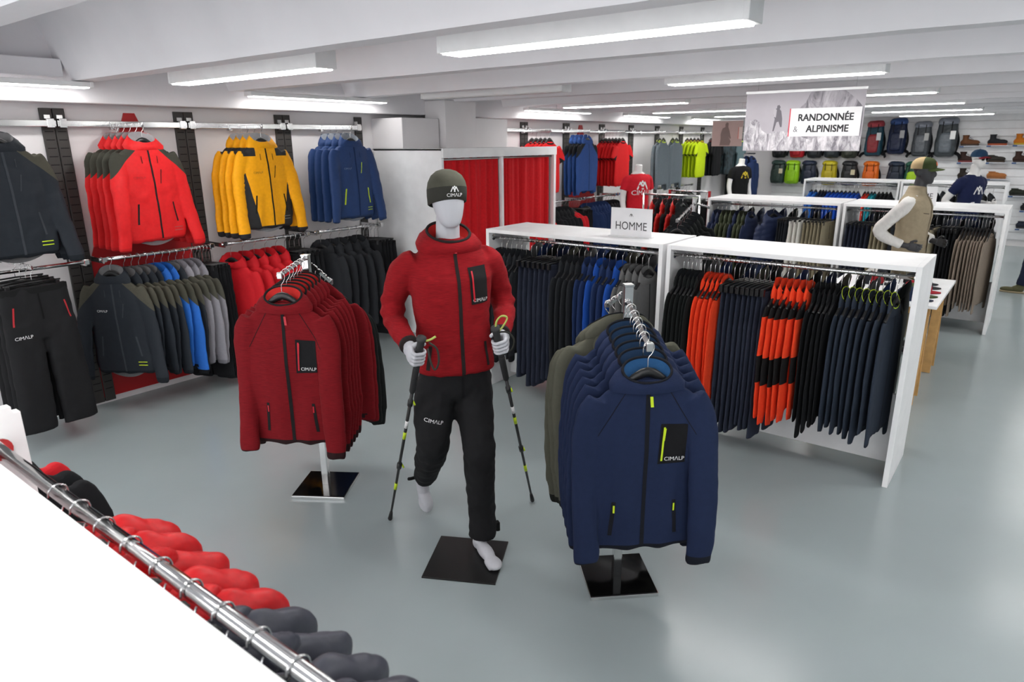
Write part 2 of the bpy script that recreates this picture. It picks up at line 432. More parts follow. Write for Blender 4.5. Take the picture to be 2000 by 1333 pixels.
# ---------------------------------------------------------------- fitting room
WP = plain('#f3f3f4', .4)
t = empty('fitting_room', (5.05, 4.74, 0), 0, 'white fitting room with header board and red curtains', 'fitting room')
box('side_panel', (0, 0, 0), (.03, .98, 1.94), WP, t); box('side_panel', (1.95, 0, 0), (1.98, .98, 1.94), WP, t)
box('header', (-.0, -.02, 1.85), (1.985, .0, 1.945), WP, t)
box('top_board', (0, 0, 1.92), (1.98, .98, 1.94), WP, t)
box('post', (.93, -.012, 0), (.965, .02, 1.86), WP, t); box('post', (1.935, -.015, 0), (1.98, .02, 1.86), WP, t)
box('partition', (.94, .02, 0), (.96, .46, 1.92), WP, t)
tube('curtain_rod', [(.02, .03, 1.835), (1.0, .03, 1.835), (1.95, .03, 1.835)], .01, STEEL, t)
def curtain(x0, x1, lab):
    V = []; F = []; nx = 150; nz = 14; W = x1 - x0
    for side in (0, 1):
        for j in range(nz + 1):
            v = j / nz; z = 1.835 - v * 1.75
            for i in range(nx + 1):
                u = i / nx
                a = .02 + .012 * v
                y = a * (math.sin(u * 2 * math.pi * 8 + 2.2 * math.sin(u * 7 + x0) + .5 * math.sin(v * 2 + u * 9)) * (.55 + .45 * math.sin(u * 23 + x0 * 3)) + .9 * noise.noise(Vector((u * 16, v * 1.2, x0))))
                V.append((x0 + u * W, 4.785 + y + side * .003, z))
    n_ = nx + 1
    for s in (0, 1):
        o = s * n_ * (nz + 1)
        for j in range(nz):
            for i in range(nx):
                q = (o + j * n_ + i, o + j * n_ + i + 1, o + (j + 1) * n_ + i + 1, o + (j + 1) * n_ + i)
                F.append(q if s else q[::-1])
    r_ = empty('curtain', (0, 0, 0), 0, lab, 'curtain')
    link('drape', raw(V, F, True), cloth('#d0161f', .75, .08, 200, .15), r_)
    for k in range(7):
        xx = x0 + W * (k + .5) / 7
        box('tab', (xx - .02, 4.776, 1.82), (xx + .02, 4.79, 1.85), cloth('#d0161f', .75, .08, 200, .15), r_, .002)
curtain(5.10, 5.97, 'red pleated curtain beside the white outer side panel of the fitting room')
curtain(6.025, 6.975, 'red pleated curtain between two white posts of the fitting room')
# ---------------------------------------------------------------- gondolas
def gondola(x0, x1, y0, y1, h, label, group, rails=(True, True), base=.5):
    t = empty('display_gondola', ((x0 + x1) / 2, (y0 + y1) / 2, 0), 0, label, 'clothes rack', group)
    X0, X1, Y0, Y1 = x0 - (x0 + x1) / 2, x1 - (x0 + x1) / 2, y0 - (y0 + y1) / 2, y1 - (y0 + y1) / 2
    box('end_panel', (X0, Y0, 0), (X1, Y0 + .03, h), WP, t, .002); box('end_panel', (X0, Y1 - .03, 0), (X1, Y1, h), WP, t, .002)
    box('top_board', (X0 + .002, Y0 + .03, h - .03), (X1 - .002, Y1 - .03, h - .001), WP, t, .002)
    box('base_panel', (-.012, Y0 + .03, .05), (.012, Y1 - .03, base), WP, t, .002)
    for s, on in ((-1, rails[0]), (1, rails[1])):
        if not on: continue
        xx = (X0 + .055) if s < 0 else (X1 - .055)
        rl = link('hang_rail', tube_me([(xx, Y0 + .032, h - .07), (xx, 0, h - .07), (xx, Y1 - .032, h - .07)], .0125, 10), CHROME, t)
        for yy in (Y0 + .033, Y1 - .033):
            bm = bmesh.new(); bm_tube(bm, [(xx, yy - .004, h - .07), (xx, yy + .004, h - .07)], .024, 14); link('rail_socket', bm_mesh(bm), CHROME, rl)
GW = 'white double-sided clothes gondolas'
gondola(4.25, 4.81, 1.985, 3.53, 1.33, 'white gondola carrying the black-lettered card sign, charcoal jackets and blue jackets', GW)
gondola(4.25, 4.81, .46, 1.955, 1.33, 'white gondola with orange and black fleeces, navy trousers and slate jackets', GW)
gondola(8.53, 9.33, 1.83, 3.40, 1.30, 'white gondola carrying navy and olive quilted jackets', GW)
gondola(8.53, 9.33, .26, 1.80, 1.30, 'white gondola with taupe shirts at its end panel', GW)
gondola(13.6, 14.3, 2.02, 3.6, 1.30, 'white gondola by the backpack wall with bright blue jackets', GW)
gondola(13.6, 14.3, .5, 2.0, 1.30, 'white gondola by the shoe wall with red-tagged dark clothes', GW)
# ---------------------------------------------------------------- garments (hang from z = 0 at the rail, front faces -y)
TORSO = [(-.90, .222, .050), (-.885, .238, .062), (-.80, .247, .066), (-.65, .246, .068), (-.50, .24, .070), (-.38, .234, .068), (-.29, .226, .062),
         (-.225, .208, .054), (-.19, .175, .05), (-.163, .125, .047), (-.145, .08, .045), (-.138, .05, .04)]
SLV = [((.178, 0, -.225), .060), ((.208, -.004, -.29), .066), ((.228, -.014, -.42), .062), ((.236, -.028, -.58), .056), ((.235, -.042, -.75), .050), ((.232, -.052, -.90), .046), ((.232, -.054, -.95), .043)]
TORSO = [(z, w_ * .95, d) for z, w_, d in TORSO]
def torso_w(z):
    if z <= TORSO[0][0]: return TORSO[0][1]
    for (z0, w0, d0), (z1, w1, d1) in zip(TORSO, TORSO[1:]):
        if z0 <= z <= z1: return w0 + (w1 - w0) * (z - z0) / (z1 - z0)
    return .05
def is_sleeve(p):
    return bool(SFLAG) if p.z < -.215 else False
def side(p): return 'r' if p.x > 0 else 'l'
def radl(rs, n):
    o = []
    for k in range((len(rs) - 1) * n + 1):
        i, f = divmod(k, n); o.append(rs[i] if f == 0 else rs[i] + (rs[i + 1] - rs[i]) * f / n)
    return o
def jacket_mesh(voxel, seed=0., crumple=.006, fold=.006, depth=1., sleeves='long', hem=-.90, baf=None, wide=1., spread=0., swing=None, hang_straight=False, fat=1., pad=False, bx=.15, nest=False):
    bm = bmesh.new(); rings = []
    for z, w_, d in TORSO:
        zz = z if z > -.5 else -.5 + (z + .5) * (-.5 - hem) / .4
        rings.append(ring_pts(w_ * wide, d * depth, zz, 28, 2.5))
    bm_loft(bm, rings); paths = []
    if pad:
        for s in (-1, 1): bm_ball(bm, (s * .13, .0, -.19), (.155, .075, .062), 16, Matrix.Rotation(s * .33, 3, 'Y'))
    for s in (-1, 1):
        if sleeves == 'long':
            sw = (swing if swing is not None else .07 * math.sin(seed * 3 + s)); bend = .05 * math.sin(seed * 5 + 2 * s)
            if nest: sw, bend = 0., 0.
            pts = []
            for p, r in SLV:
                h = max(0, -p[2] - .28)
                pts.append((s * (p[0] * wide + spread * h), p[1] * (.3 if nest else 1) - sw * h * 1.2 - bend * math.sin(min(1, h / .62) * math.pi), p[2] + .03 * math.sin(seed * 7 + s) * h))
            rad = [r * fat for p, r in SLV]
        elif sleeves == 'short':
            pts = [(s * .185, 0, -.22), (s * .225, -.002, -.27), (s * .265, -.006, -.35), (s * .285, -.008, -.40)]; rad = [.06, .068, .07, .07]
        else:
            continue
        bm_tube(bm, bez(pts, 3), [rad[min(len(rad) - 1, int(k / 3))] * (1 - (k % 3) / 3) + rad[min(len(rad) - 1, int(k / 3) + 1)] * (k % 3) / 3 for k in range(len(pts) * 3 - 2)], 14, True, .78)
        paths.append(bez(pts, 4)); prad = radl(rad, 4)
    me = remesh(bm, voxel, 5)
    at = me.attributes.new('slv', 'FLOAT', 'POINT')
    fl = 1 / (.78)
    for v in me.vertices:
        if v.co.z > -.2: continue
        q = paths[1 if v.co.x > 0 else 0]; best = 9.
        for c, r in zip(q, prad):
            dz = v.co.z - c.z
            if abs(dz) < .06:
                e = abs(math.sqrt((v.co.x - c.x) ** 2 + ((v.co.y - c.y) * fl) ** 2) - r) + abs(dz) * .3
                best = min(best, e)
        zz = v.co.z if v.co.z > -.5 else -.5 + (v.co.z + .5) * .4 / (-.5 - hem)
        if zz < -.91: et = 9.
        else:
            tw = torso_w(zz) * wide; td = .064 * depth
            et = abs(((abs(v.co.x) / tw) ** 2.5 + (abs(v.co.y) / td) ** 2.5) ** .4 - 1) * min(tw, .12)
        at.data[v.index].value = 1. if best < et else 0.
    def fn(p, n_):
        h = max(0., min(1., (-p.z - .2) / .5))
        v = fold * h * (N3(p, 9, 1.4, 1., .28, seed) + .7 * (1 - 2 * abs(N3(p, 6, 1.6, 1., .35, seed + 2)))) + crumple * N3(p, 14, 1, 1, .8, seed + 5) + crumple * .6 * (abs(N3(p, 8, 1, .6, 1.3, seed + 9)) - .2) * 2
        if baf:
            per, amp = baf; v += amp * (abs(math.sin(math.pi * (p.z + bx * abs(p.x) + .004 * N3(p, 10, 1, 1, 1, seed)) / per)) ** .6 - .6) * (max(0, min(1, (-.25 - p.z) / .06)) if pad else (1 if p.z < -.14 else 0))
        return v
    displace(me, fn)
    k1, k2 = .03 * math.sin(seed * 2.3), .10 * math.sin(seed * 1.7)
    if not hang_straight:
        for v in me.vertices:
            h = max(0, -v.co.z - .2); v.co.x += k1 * h
            if not nest: v.co.y += k2 * v.co.x * h + .02 * math.sin(seed + 6 * v.co.z) * h
        me.update()
    return me
def hood_parts(voxel, seed=0., big=1., up_=0., crumple=.004):
    n_ = 40
    rings = [ring_pts(.150 * big, .062, -.178, n_, 2.2, .0, 0, .012), ring_pts(.148 * big, .078, -.155, n_, 2.2, .006, 0, .016), ring_pts(.128 * big, .078, -.125 + up_ * .5, n_, 2.2, .012, 0, .03),
             ring_pts(.096, .062, -.104 + up_, n_, 2.2, .010, 0, .042)]
    rim = rings[-1]
    bm = bmesh.new(); bm_loft(bm, rings, (False, False))
    bm_ball(bm, (0, .045, -.20), (.122 * big, .034, .085), 20)
    me = bm_mesh(bm, True)
    displace(me, lambda p, q: crumple * N3(p, 16, 1, 1, 1, seed) + crumple * N3(p, 34, 1, 1, 1, seed))
    inner = loft_me([rim, ring_pts(.088, .054, -.114 + up_, n_, 2.2, .010, 0, .04), ring_pts(.075, .042, -.15, n_, 2.2, .005, 0, .01), ring_pts(.06, .03, -.17, n_, 2.2)], (False, True))
    trim = tube_me(rim + [rim[0]], .006 if voxel < .012 else .0035, 6, False)
    return me, inner, trim
def strip_quad(x, w_, z0, z1, sl=0.): return [(x - w_ / 2 + sl, z0), (x + w_ / 2 + sl, z0), (x + w_ / 2, z1), (x - w_ / 2, z1)]
def mirror_sub(reg, key):   # collect region meshes that start with key
    return [(k, m) for k, m in reg.items() if k.startswith(key)]
PN = {'body': ('body', 'main'), 'sleeve': ('sleeve', 'sleeve'), 'yoke': ('shoulder_yoke', 'yoke'), 'panel': ('side_panel', 'yoke'), 'band': ('sleeve_band', 'band'), 'cuff': ('cuff', 'cuff'), 'hem': ('hem_band', 'cuff')}
def kit_from(me, regfn, planes, extras):
    reg = split(me, regfn, planes); kit = []
    for k, m in sorted(reg.items()):
        nm, mk = PN[k.split('_')[0]]; kit.append((nm, m, mk, []))
    return kit + extras
def base_reg(p, cuffz=-.925, hemz=-.88):
    if is_sleeve(p): return ('cuff_' if p.z < cuffz else 'sleeve_') + side(p)
    return 'hem' if p.z < hemz else 'body'
HEMPL = [((0, 0, -.88), (0, 0, 1)), ((0, 0, -.925), (0, 0, 1))]
# hero hooded fleece -------------------------------------------------------
def fleece_kit(voxel, seed, hero=True):
    me = jacket_mesh(voxel, seed, .004, .014 if hero else .012, .78 if hero else 1.0, spread=-.0 if hero else 0, swing=.06 if hero else None, hang_straight=hero, nest=not hero)
    tr = bvh(me); hd, inn, trim = hood_parts(voxel, seed)
    ex = [('hood', hd, 'main', [('hood_lining', inn, 'lining', None), ('hood_trim', trim, 'htrim', None)])]
    zs = [('zip_pull', patch(tr, strip_quad(.012, .012, -.25, -.205, .004), 1, 3, .008), 'pull', None)] if hero else []
    ex.append(('zipper', patch(tr, strip_quad(0, .017, -.885, -.165), 2, 40, .003), 'zip', zs))
    if hero:
        q = [(.048, -.505), (.158, -.50), (.162, -.33), (.056, -.325)]
        ex.append(('chest_pocket', patch(tr, q, 10, 14, .003), 'pocket', [
            ('pocket_zip', patch(tr, [(.058, -.49), (.066, -.49), (.074, -.34), (.066, -.34)], 1, 8, .0065), 'pzip', None),
            ('zip_pull', patch(tr, [(.063, -.40), (.072, -.40), (.077, -.345), (.066, -.345)], 1, 4, .009), 'pzip', None),
            ('brand_print', text_on(tr, 'CIMΛLP', .114, -.482, .024, .006), 'logo', None)]))
        for s in (-1, 1):
            ex.append(('hand_pocket_zip', patch(tr, strip_quad(s * .122, .016, -.83, -.67, s * .012), 2, 10, .003), 'zip', [
                ('zip_pull', patch(tr, strip_quad(s * .122, .007, -.72, -.685), 1, 3, .007), 'pzip', None)]))
        for s in (-1, 1): ex.append(('raglan_seam', patch(tr, [(s * .19, -.37), (s * .194, -.37), (s * .084, -.18), (s * .08, -.18)], 1, 14, .0015), 'cuff', []))
        lab = [('neck_label', raw([(-.03, .03, -.135), (.03, .03, -.135), (.03, .028, -.118), (-.03, .028, -.118)], [(0, 1, 2, 3)]), 'nlabel', None)]
        V, F = text_geo('CIMΛLP'); lab.append(('neck_print', raw([(v.x * .014, .0275, -.127 + v.y * .014) for v in V], F), 'logo', None))
        ex += [(a, b, c, []) for a, b, c, d in lab]
    return kit_from(me, base_reg, HEMPL, ex)
# shell jackets with a coloured yoke ----------------------------------------
def shell_kit(voxel, seed, style='yoke', hero=True, depth=1.15):
    me = jacket_mesh(voxel, seed, .006, .011 if hero else .014, depth, spread=.10 if hero else .0, swing=.06 if hero else None, hang_straight=hero, nest=not hero)
    tr = bvh(me); hd, inn, trim = hood_parts(voxel, seed, .98, .014, .010)
    ex = [('hood', hd, 'hood', [('hood_lining', inn, 'lining', None)])]
    ex.append(('zipper', patch(tr, strip_quad(.0, .014, -.885, -.17, .012), 2, 36, .003), 'zip', []))
    pl = list(HEMPL)
    if style == 'yoke':
        pl += [((.1, 0, -.2), (1, 0, 1)), ((-.1, 0, -.2), (-1, 0, 1))]
        def rf(p):
            if p.z > -.1 - abs(p.x) and abs(p.x) > .06: return 'yoke_' + side(p)
            return base_reg(p)
    elif style == 'panel':
        pl += [((.215, 0, -.33), (.54, 0, -.095)), ((-.215, 0, -.33), (-.54, 0, -.095)), ((.1, 0, 0), (1, 0, 0)), ((-.1, 0, 0), (1, 0, 0)), ((0, 0, -.255), (0, 0, 1))]
        def rf(p):
            b = base_reg(p)
            if abs(p.x) > .1 and p.z > -.255 and abs(p.x) < .215: return 'yoke_' + side(p)
            if b in ('body', 'hem') and (abs(p.x) - .215) * .54 - (p.z + .33) * .095 > 0 and p.z < -.33: return 'panel_' + side(p)
            return b
    elif style == 'block':   # fleece with dark shoulder and arm bands
        pl += [((0, 0, -.52), (0, 0, 1)), ((0, 0, -.70), (0, 0, 1)), ((0, 0, -.27), (0, 0, 1))]
        def rf(p):
            b = base_reg(p)
            if b[:2] == 'sl' and -.70 < p.z < -.52: return 'band_' + side(p)
            if p.z > -.27 and abs(p.x) > .13: return 'yoke_' + side(p)
            return b
    else:
        rf = base_reg
    if hero:
        for s in (-1, 1):
            ex.append(('hand_pocket_zip', patch(tr, strip_quad(s * .135, .013, -.76, -.60, s * .022), 2, 10, .003), 'pzip', []))
        ex.append(('chest_pocket_zip', patch(tr, strip_quad(.075, .007, -.45, -.34, -.02), 1, 8, .003), 'pzip', []))
        for s in (-1, 1):
            ex.append(('hood_cord', patch(tr, strip_quad(s * .06, .005, -.29, -.235), 1, 4, .006), 'zip', []))
        ex.append(('brand_print', text_on(tr, 'CIMΛLP', -.1, -.40, .026, .004), 'logo', []))
        ex.append(('hem_print', patch(tr, [(.12, -.835), (.19, -.835), (.19, -.829), (.12, -.829)], 4, 1, .004), 'print', []))
        ex.append(('hem_print', patch(tr, [(.12, -.81), (.19, -.81), (.19, -.804), (.12, -.804)], 4, 1, .004), 'print', []))
        # lining of the longer back hem, seen under the front hem
        V = []; F = []
        for j in range(3):
            for i in range(13):
                u = i / 12 * 2 - 1; V.append((u * (.2 - .02 * j), .03 + .01 * math.cos(u * 3) - .012 * j, -.885 - .03 * j * (1 - u * u)))
        for j in range(2):
            for i in range(12): F.append((j * 13 + i, j * 13 + i + 1, (j + 1) * 13 + i + 1, (j + 1) * 13 + i))
        ex.append(('back_hem', raw(V, F, True), 'lining', []))
    return kit_from(me, rf, pl, ex)
def crew_kit(voxel, seed, sleeves='long', hem=-.86, depth=.8, fold=.008):
    me = jacket_mesh(voxel, seed, .002, fold, depth, sleeves, hem, nest=True)
    coll = tube_me(ring_pts(.078, .05, -.148, 28, 2.2, 0, 0, .016) + ring_pts(.078, .05, -.148, 28, 2.2, 0, 0, .016)[:1], .009, 6, False)
    if sleeves == 'short':
        def rf(p):
            if SFLAG and p.z < -.205 and p.z > -.5: return ('cuff_' if p.z < -.365 - (abs(p.x) - .26) * .4 else 'sleeve_') + side(p)
            return 'body'
        pl = [((.26, 0, -.365), (.4, 0, 1)), ((-.26, 0, -.365), (-.4, 0, 1))]
    else:
        rf, pl = base_reg, HEMPL
    return kit_from(me, rf, pl, [('collar', coll, 'collar', [])])
def puffer_kit(voxel, seed, per=.062, amp=.010, depth=1.25, hood=True, hb=1.1, hu=.015, fat=1., lump=False):
    me = jacket_mesh(voxel, seed, .012 if lump else .004, .006, depth, baf=(per, amp), hem=-.82, fat=fat, pad=lump, bx=.15, nest=True)
    ex = []
    if lump:
        bm = bmesh.new(); rn = random.Random(seed)
        for k in range(5):
            bm_ball(bm, (rn.uniform(-.06, .06), rn.uniform(-.05, .05), rn.uniform(-.16, -.11)), (rn.uniform(.085, .12), rn.uniform(.045, .06), rn.uniform(.032, .045)), 12, Matrix.Rotation(rn.uniform(-.5, .5), 3, 'Z') @ Matrix.Rotation(rn.uniform(-.3, .3), 3, 'Y'))
        hm = remesh(bm, .009, 2); displace(hm, lambda p, q: .008 * N3(p, 20, 1, 1, 1, seed) - .016 * max(0, .22 - abs(N3(p, 16, 1, 1.6, 1, seed + 2)))); ex.append(('hood', hm, 'hood', []))
    elif hood:
        hd, inn, trim = hood_parts(voxel, seed, hb, hu, .012 * hb); ex.append(('hood', hd, 'hood', [('hood_lining', inn, 'lining', None)]))
    return kit_from(me, base_reg, HEMPL, ex)
def pants_kit(voxel, seed, hero=False, depth=1.):
    bm = bmesh.new()
    bm_loft(bm, [ring_pts(w_, d * depth, z, 24, 2.6) for z, w_, d in ((-.47, .205, .05), (-.40, .215, .058), (-.28, .21, .055), (-.18, .2, .046), (-.125, .195, .038))])
    for s in (-1, 1):
        pts = [(s * .108, 0, -.36), (s * .112, 0, -.50), (s * .118, -.006, -.70), (s * .126, -.006, -.92), (s * .132, 0, -1.10)]
        bm_loft(bm, [ring_pts(wd, d * depth, p[2], 24, 2.5, p[1], p[0]) for p, wd, d in zip(pts, (.106, .108, .107, .108, .112), (.06, .062, .056, .05, .05))])
    me = remesh(bm, voxel, 4)
    displace(me, lambda p, q: .008 * N3(p, 9, 1.3, 1, .35, seed) + .005 * N3(p, 18, 1, 1, .9, seed + 3))
    tr = bvh(me); ex = []
    ex.append(('fly', patch(tr, strip_quad(.004, .01, -.34, -.17), 1, 6, .003), 'zip', []))
    bm = bmesh.new(); bm_loft(bm, [ring_pts(.201, .043 * depth, z, 28, 2.6) for z in (-.168, -.128)], (False, False))
    ex.append(('waistband', bm_mesh(bm, True), 'cuff', []))
    if hero:
        for s in (-1, 1):
            ex.append(('pocket_zip', patch(tr, strip_quad(s * .15, .01, -.36, -.24, s * .02), 1, 6, .003), 'pzip', []))
        ex.append(('brand_print', text_on(tr, 'CIMΛLP', -.13, -.44, .03, .004), 'logo', []))
    return [('legs', me, 'main', [])] + ex
# hanger ---------------------------------------------------------------------
def hanger_meshes():
    hk = [(.0, 0, -.095), (0, 0, -.05), (.012, 0, -.033), (.021, 0, -.012), (.017, 0, .008), (.0, 0, .0165), (-.016, 0, .008), (-.02, 0, -.008)]
    hook = tube_me(bez(hk, 3), .0022, 5)
    bm = bmesh.new()
    pts = [(-.15, .0, -.208), (-.115, 0, -.180), (-.06, 0, -.132), (0, 0, -.104), (.06, 0, -.132), (.115, 0, -.180), (.15, 0, -.208)]
    bm_tube(bm, bez(pts, 3), [(.010, .008 + .012 * math.exp(-(((k - 9) / 4.) ** 2))) for k in range(19)], 8)
    arm = bm_mesh(bm, True)
    bar = tube_me([(-.17, 0, -.105), (0, 0, -.10), (.17, 0, -.105)], .006, 6)
    bm = bmesh.new()
    bm_box(bm, (-.012, -.012, -.15), (.012, .012, -.105), .003); clip = bm_mesh(bm)
    return hook, arm, bar, clip
HOOK, HARM, HBAR, HCLIP = hanger_meshes()
HOOKL = tube_me(bez([(.0, 0, -.13), (0, 0, -.05), (.012, 0, -.033), (.021, 0, -.012), (.017, 0, .008), (.0, 0, .0165), (-.016, 0, .008), (-.02, 0, -.008)], 3), .0022, 5)
HANGERS = []
def hanger(loc, rz, label, group, clips=False, drop=0.):
    t = empty('clothes_hanger', loc, rz, label, 'hanger', group); HANGERS.append(t)
    link('hook', HOOKL if drop else HOOK, CHROME, t)
    if clips:
        b = link('bar', HBAR, BLACKP, t, (0, 0, -drop))
        for s in (-1, 1): link('clip', HCLIP, BLACKP, b, (s * .15, 0, 0))
    else:
        link('shoulder_arm', HARM, BLACKP, t, (0, 0, -drop))
    return t
FALL = {'htrim': 'zip', 'sleeve': 'main', 'yoke': 'main', 'hood': 'main', 'cuff': 'main', 'band': 'main', 'lining': 'main', 'zip': 'trim', 'pzip': 'zip', 'pull': 'pzip', 'logo': 'w', 'print': 'zip', 'collar': 'main', 'pocket': 'trim', 'nlabel': 'r', 'trim': 'main'}
BASEM = {'w': plain('#e8e8e8', .6), 'r': plain('#c01722', .6), 'trim': cloth('#17181a')}
def pm(pal, k):
    while k not in pal:
        if k in BASEM: return BASEM[k]
        k = FALL[k]
    return pal[k]
ORD = 'first second third fourth fifth sixth seventh eighth ninth tenth eleventh twelfth thirteenth fourteenth fifteenth'.split()
def garment(kit, name, label, cat, group, loc, rz, pal, scale=(1, 1, 1), hang=True, hlabel=None, clips=False, drop=0.):
    if hang:
        hanger(loc, rz, hlabel or ('black clip hanger with chrome hook holding ' if clips else 'black hanger with chrome hook inside ') + group, 'hangers of ' + group, clips, drop)
    t = empty(name, (loc[0], loc[1], loc[2] - drop), rz, label, cat, group, scale)
    for nm, me, mk, subs in kit:
        o = link(nm, me, pm(pal, mk), t)
        for sn, sm, sk, _ in subs: link(sn, sm, pm(pal, sk), o)
    return t

CHORD = {}
def chord(kit):
    """thickness of a garment along the rail: the deepest front-to-back run through its body and sleeves"""
    k = id(kit)
    if k not in CHORD:
        V = []; F = []
        for nm, me, mk, subs in kit:
            b = len(V); V += [v.co.copy() for v in me.vertices]; F += [tuple(b + i for i in p.vertices) for p in me.polygons]
        t = BVHTree.FromPolygons(V, F); c = []
        for i in range(25):
            for j in range(36):
                x, z = -.3 + .025 * i, -1.1 + .03 * j
                h = t.ray_cast(Vector((x, -1, z)), Vector((0, 1, 0))); g = t.ray_cast(Vector((x, 1, z)), Vector((0, -1, 0)))
                if h[0] and g[0]: c.append(g[0].y - h[0].y)
        c.sort(); CHORD[k] = c[int(len(c) * .97)]
    return CHORD[k]
# ---------------------------------------------------------------- palettes and kits
def ray(px, py): return fw + rt * ((px - 1000) / 1331) - up * ((py - 666.5) / 1331)
def y_at(px, py, x): d = ray(px, py); return d.y * x / d.x
def x_at(px, py, y): d = ray(px, py); return d.x * y / d.y
BLK = cloth('#16171a'); CHAR = cloth('#25272b', .8); NAVY = cloth('#1d2740'); OLIVE = cloth('#4f4f42')
LIME = plain('#c9e31f', .5)
P_REDF = dict(main=knit('#76131a'), zip=cloth('#1c1a1b'), lining=cloth('#c22a26'), pocket=cloth('#17171a'), pzip=plain('#c31a2c', .5), cuff=cloth('#2a1416'))
P_NAVF = dict(main=cloth('#1c2744', .9), zip=cloth('#14161e'), lining=cloth('#24507c'), pocket=cloth('#121215'), pzip=LIME, cuff=cloth('#12151f'))
P_NAVF2 = dict(P_NAVF, lining=cloth('#1d3552'))
P_OLF = dict(main=cloth('#55554a', .9), zip=cloth('#14161a'), lining=cloth('#3a4656'), cuff=cloth('#1a1b18'))
P_BLKF = dict(main=cloth('#191c1c', .9), zip=cloth('#0e0e10'), lining=cloth('#23262a'))
P_REDS = dict(main=cloth('#d81f22', .6), yoke=cloth('#3c3c34', .8), zip=cloth('#241a1a'), lining=cloth('#9a9698'), logo=plain('#a51c20', .6), print=plain('#b04a4a', .6), cuff=cloth('#c41a1e', .6))
P_YEL = dict(main=cloth('#f0a50a', .6), yoke=cloth('#2c2c2d', .75), zip=cloth('#1c1a15'), lining=cloth('#9a9a9c'), logo=plain('#8a6410', .6), print=plain('#77787a', .6), cuff=cloth('#27262a', .7))
P_BLU = dict(main=cloth('#263f6d', .55), zip=cloth('#1b2d52'), lining=cloth('#8d929a'), pzip=LIME, logo=plain('#7385a5', .6), print=LIME, cuff=cloth('#22385f', .6))
P_CHAR = dict(main=cloth('#23282f', .65), yoke=cloth('#4c4a40', .8), zip=cloth('#3c4046'), lining=cloth('#6f6f70'), print=LIME, cuff=cloth('#1b1f25'))
P_SKY = dict(main=cloth('#2766bd', .7), yoke=cloth('#45443a', .8), zip=cloth('#1b3c70'), cuff=cloth('#15171b'))
P_GRY = dict(main=cloth('#8d8b92', .75), yoke=cloth('#4a4940', .8), zip=cloth('#5a595e'), cuff=cloth('#77757c'))
P_RED2 = dict(main=cloth('#c81a24', .7), zip=cloth('#231416'))
P_BLK = dict(main=BLK, zip=cloth('#0c0c0e'), cuff=cloth('#101012'))
P_CH2 = dict(main=CHAR, zip=cloth('#0c0c0e'), cuff=BLK)
P_NAVP = dict(main=cloth('#2a2f3e'), zip=cloth('#171a22'), cuff=cloth('#232735'))
P_OR = dict(main=cloth('#ee4523', .9), yoke=cloth('#191718'), band=cloth('#191718'), zip=cloth('#191718'), cuff=cloth('#e84020'))
P_ORP = dict(main=cloth('#ee4523', .9), zip=cloth('#b22c17'))
P_SLATE = dict(main=cloth('#2a323f', .85), zip=cloth('#1a1f28'), htrim=LIME, lining=cloth('#222a36'), cuff=cloth('#232a35'))
P_BLUE = dict(main=cloth('#23355e'), zip=cloth('#151f38'))
P_RBLU = dict(main=cloth('#1f4fa8'), zip=cloth('#15244a'))
P_GREY = dict(main=cloth('#6a6a6a', .9), zip=cloth('#38383a'))
K_FLEECE = fleece_kit(.0085, 1.3); K_FLEECE2 = fleece_kit(.010, 4.1)
K_FL = [fleece_kit(.014, q, False) for q in (7.7, 2.2, 4.9, 11.3)]
K_YOKE = shell_kit(.009, 3.3, 'yoke'); K_PANEL = shell_kit(.009, 5.2, 'panel'); K_PLAIN = shell_kit(.009, 8.4, 'plain')
K_YL = [shell_kit(.014, 1.9, 'yoke', False), shell_kit(.014, 6.1, 'yoke', False)]
K_BLOCK = [shell_kit(.013, q, 'block', False, .9) for q in (2.8, 9.8, 14.4)]
K_SL = [shell_kit(.014, q, 'plain', False) for q in (11.9, 16.1, 20.7, 25.2)]
K_CREW = [crew_kit(.014, q) for q in (3., 8., 13.7)]
K_TEE = [crew_kit(.013, 4., 'short', -.80), crew_kit(.013, 9., 'short', -.80)]
K_PUFF = [puffer_kit(.011, 2.), puffer_kit(.011, 7.)]
K_BIG = [puffer_kit(.009, q, .10, .020, 1.5, fat=1.1, lump=True) for q in (12., 19., 26.)]
K_PANT = [pants_kit(.013, 1.), pants_kit(.013, 6.)]; K_PANTH = pants_kit(.010, 3., True)
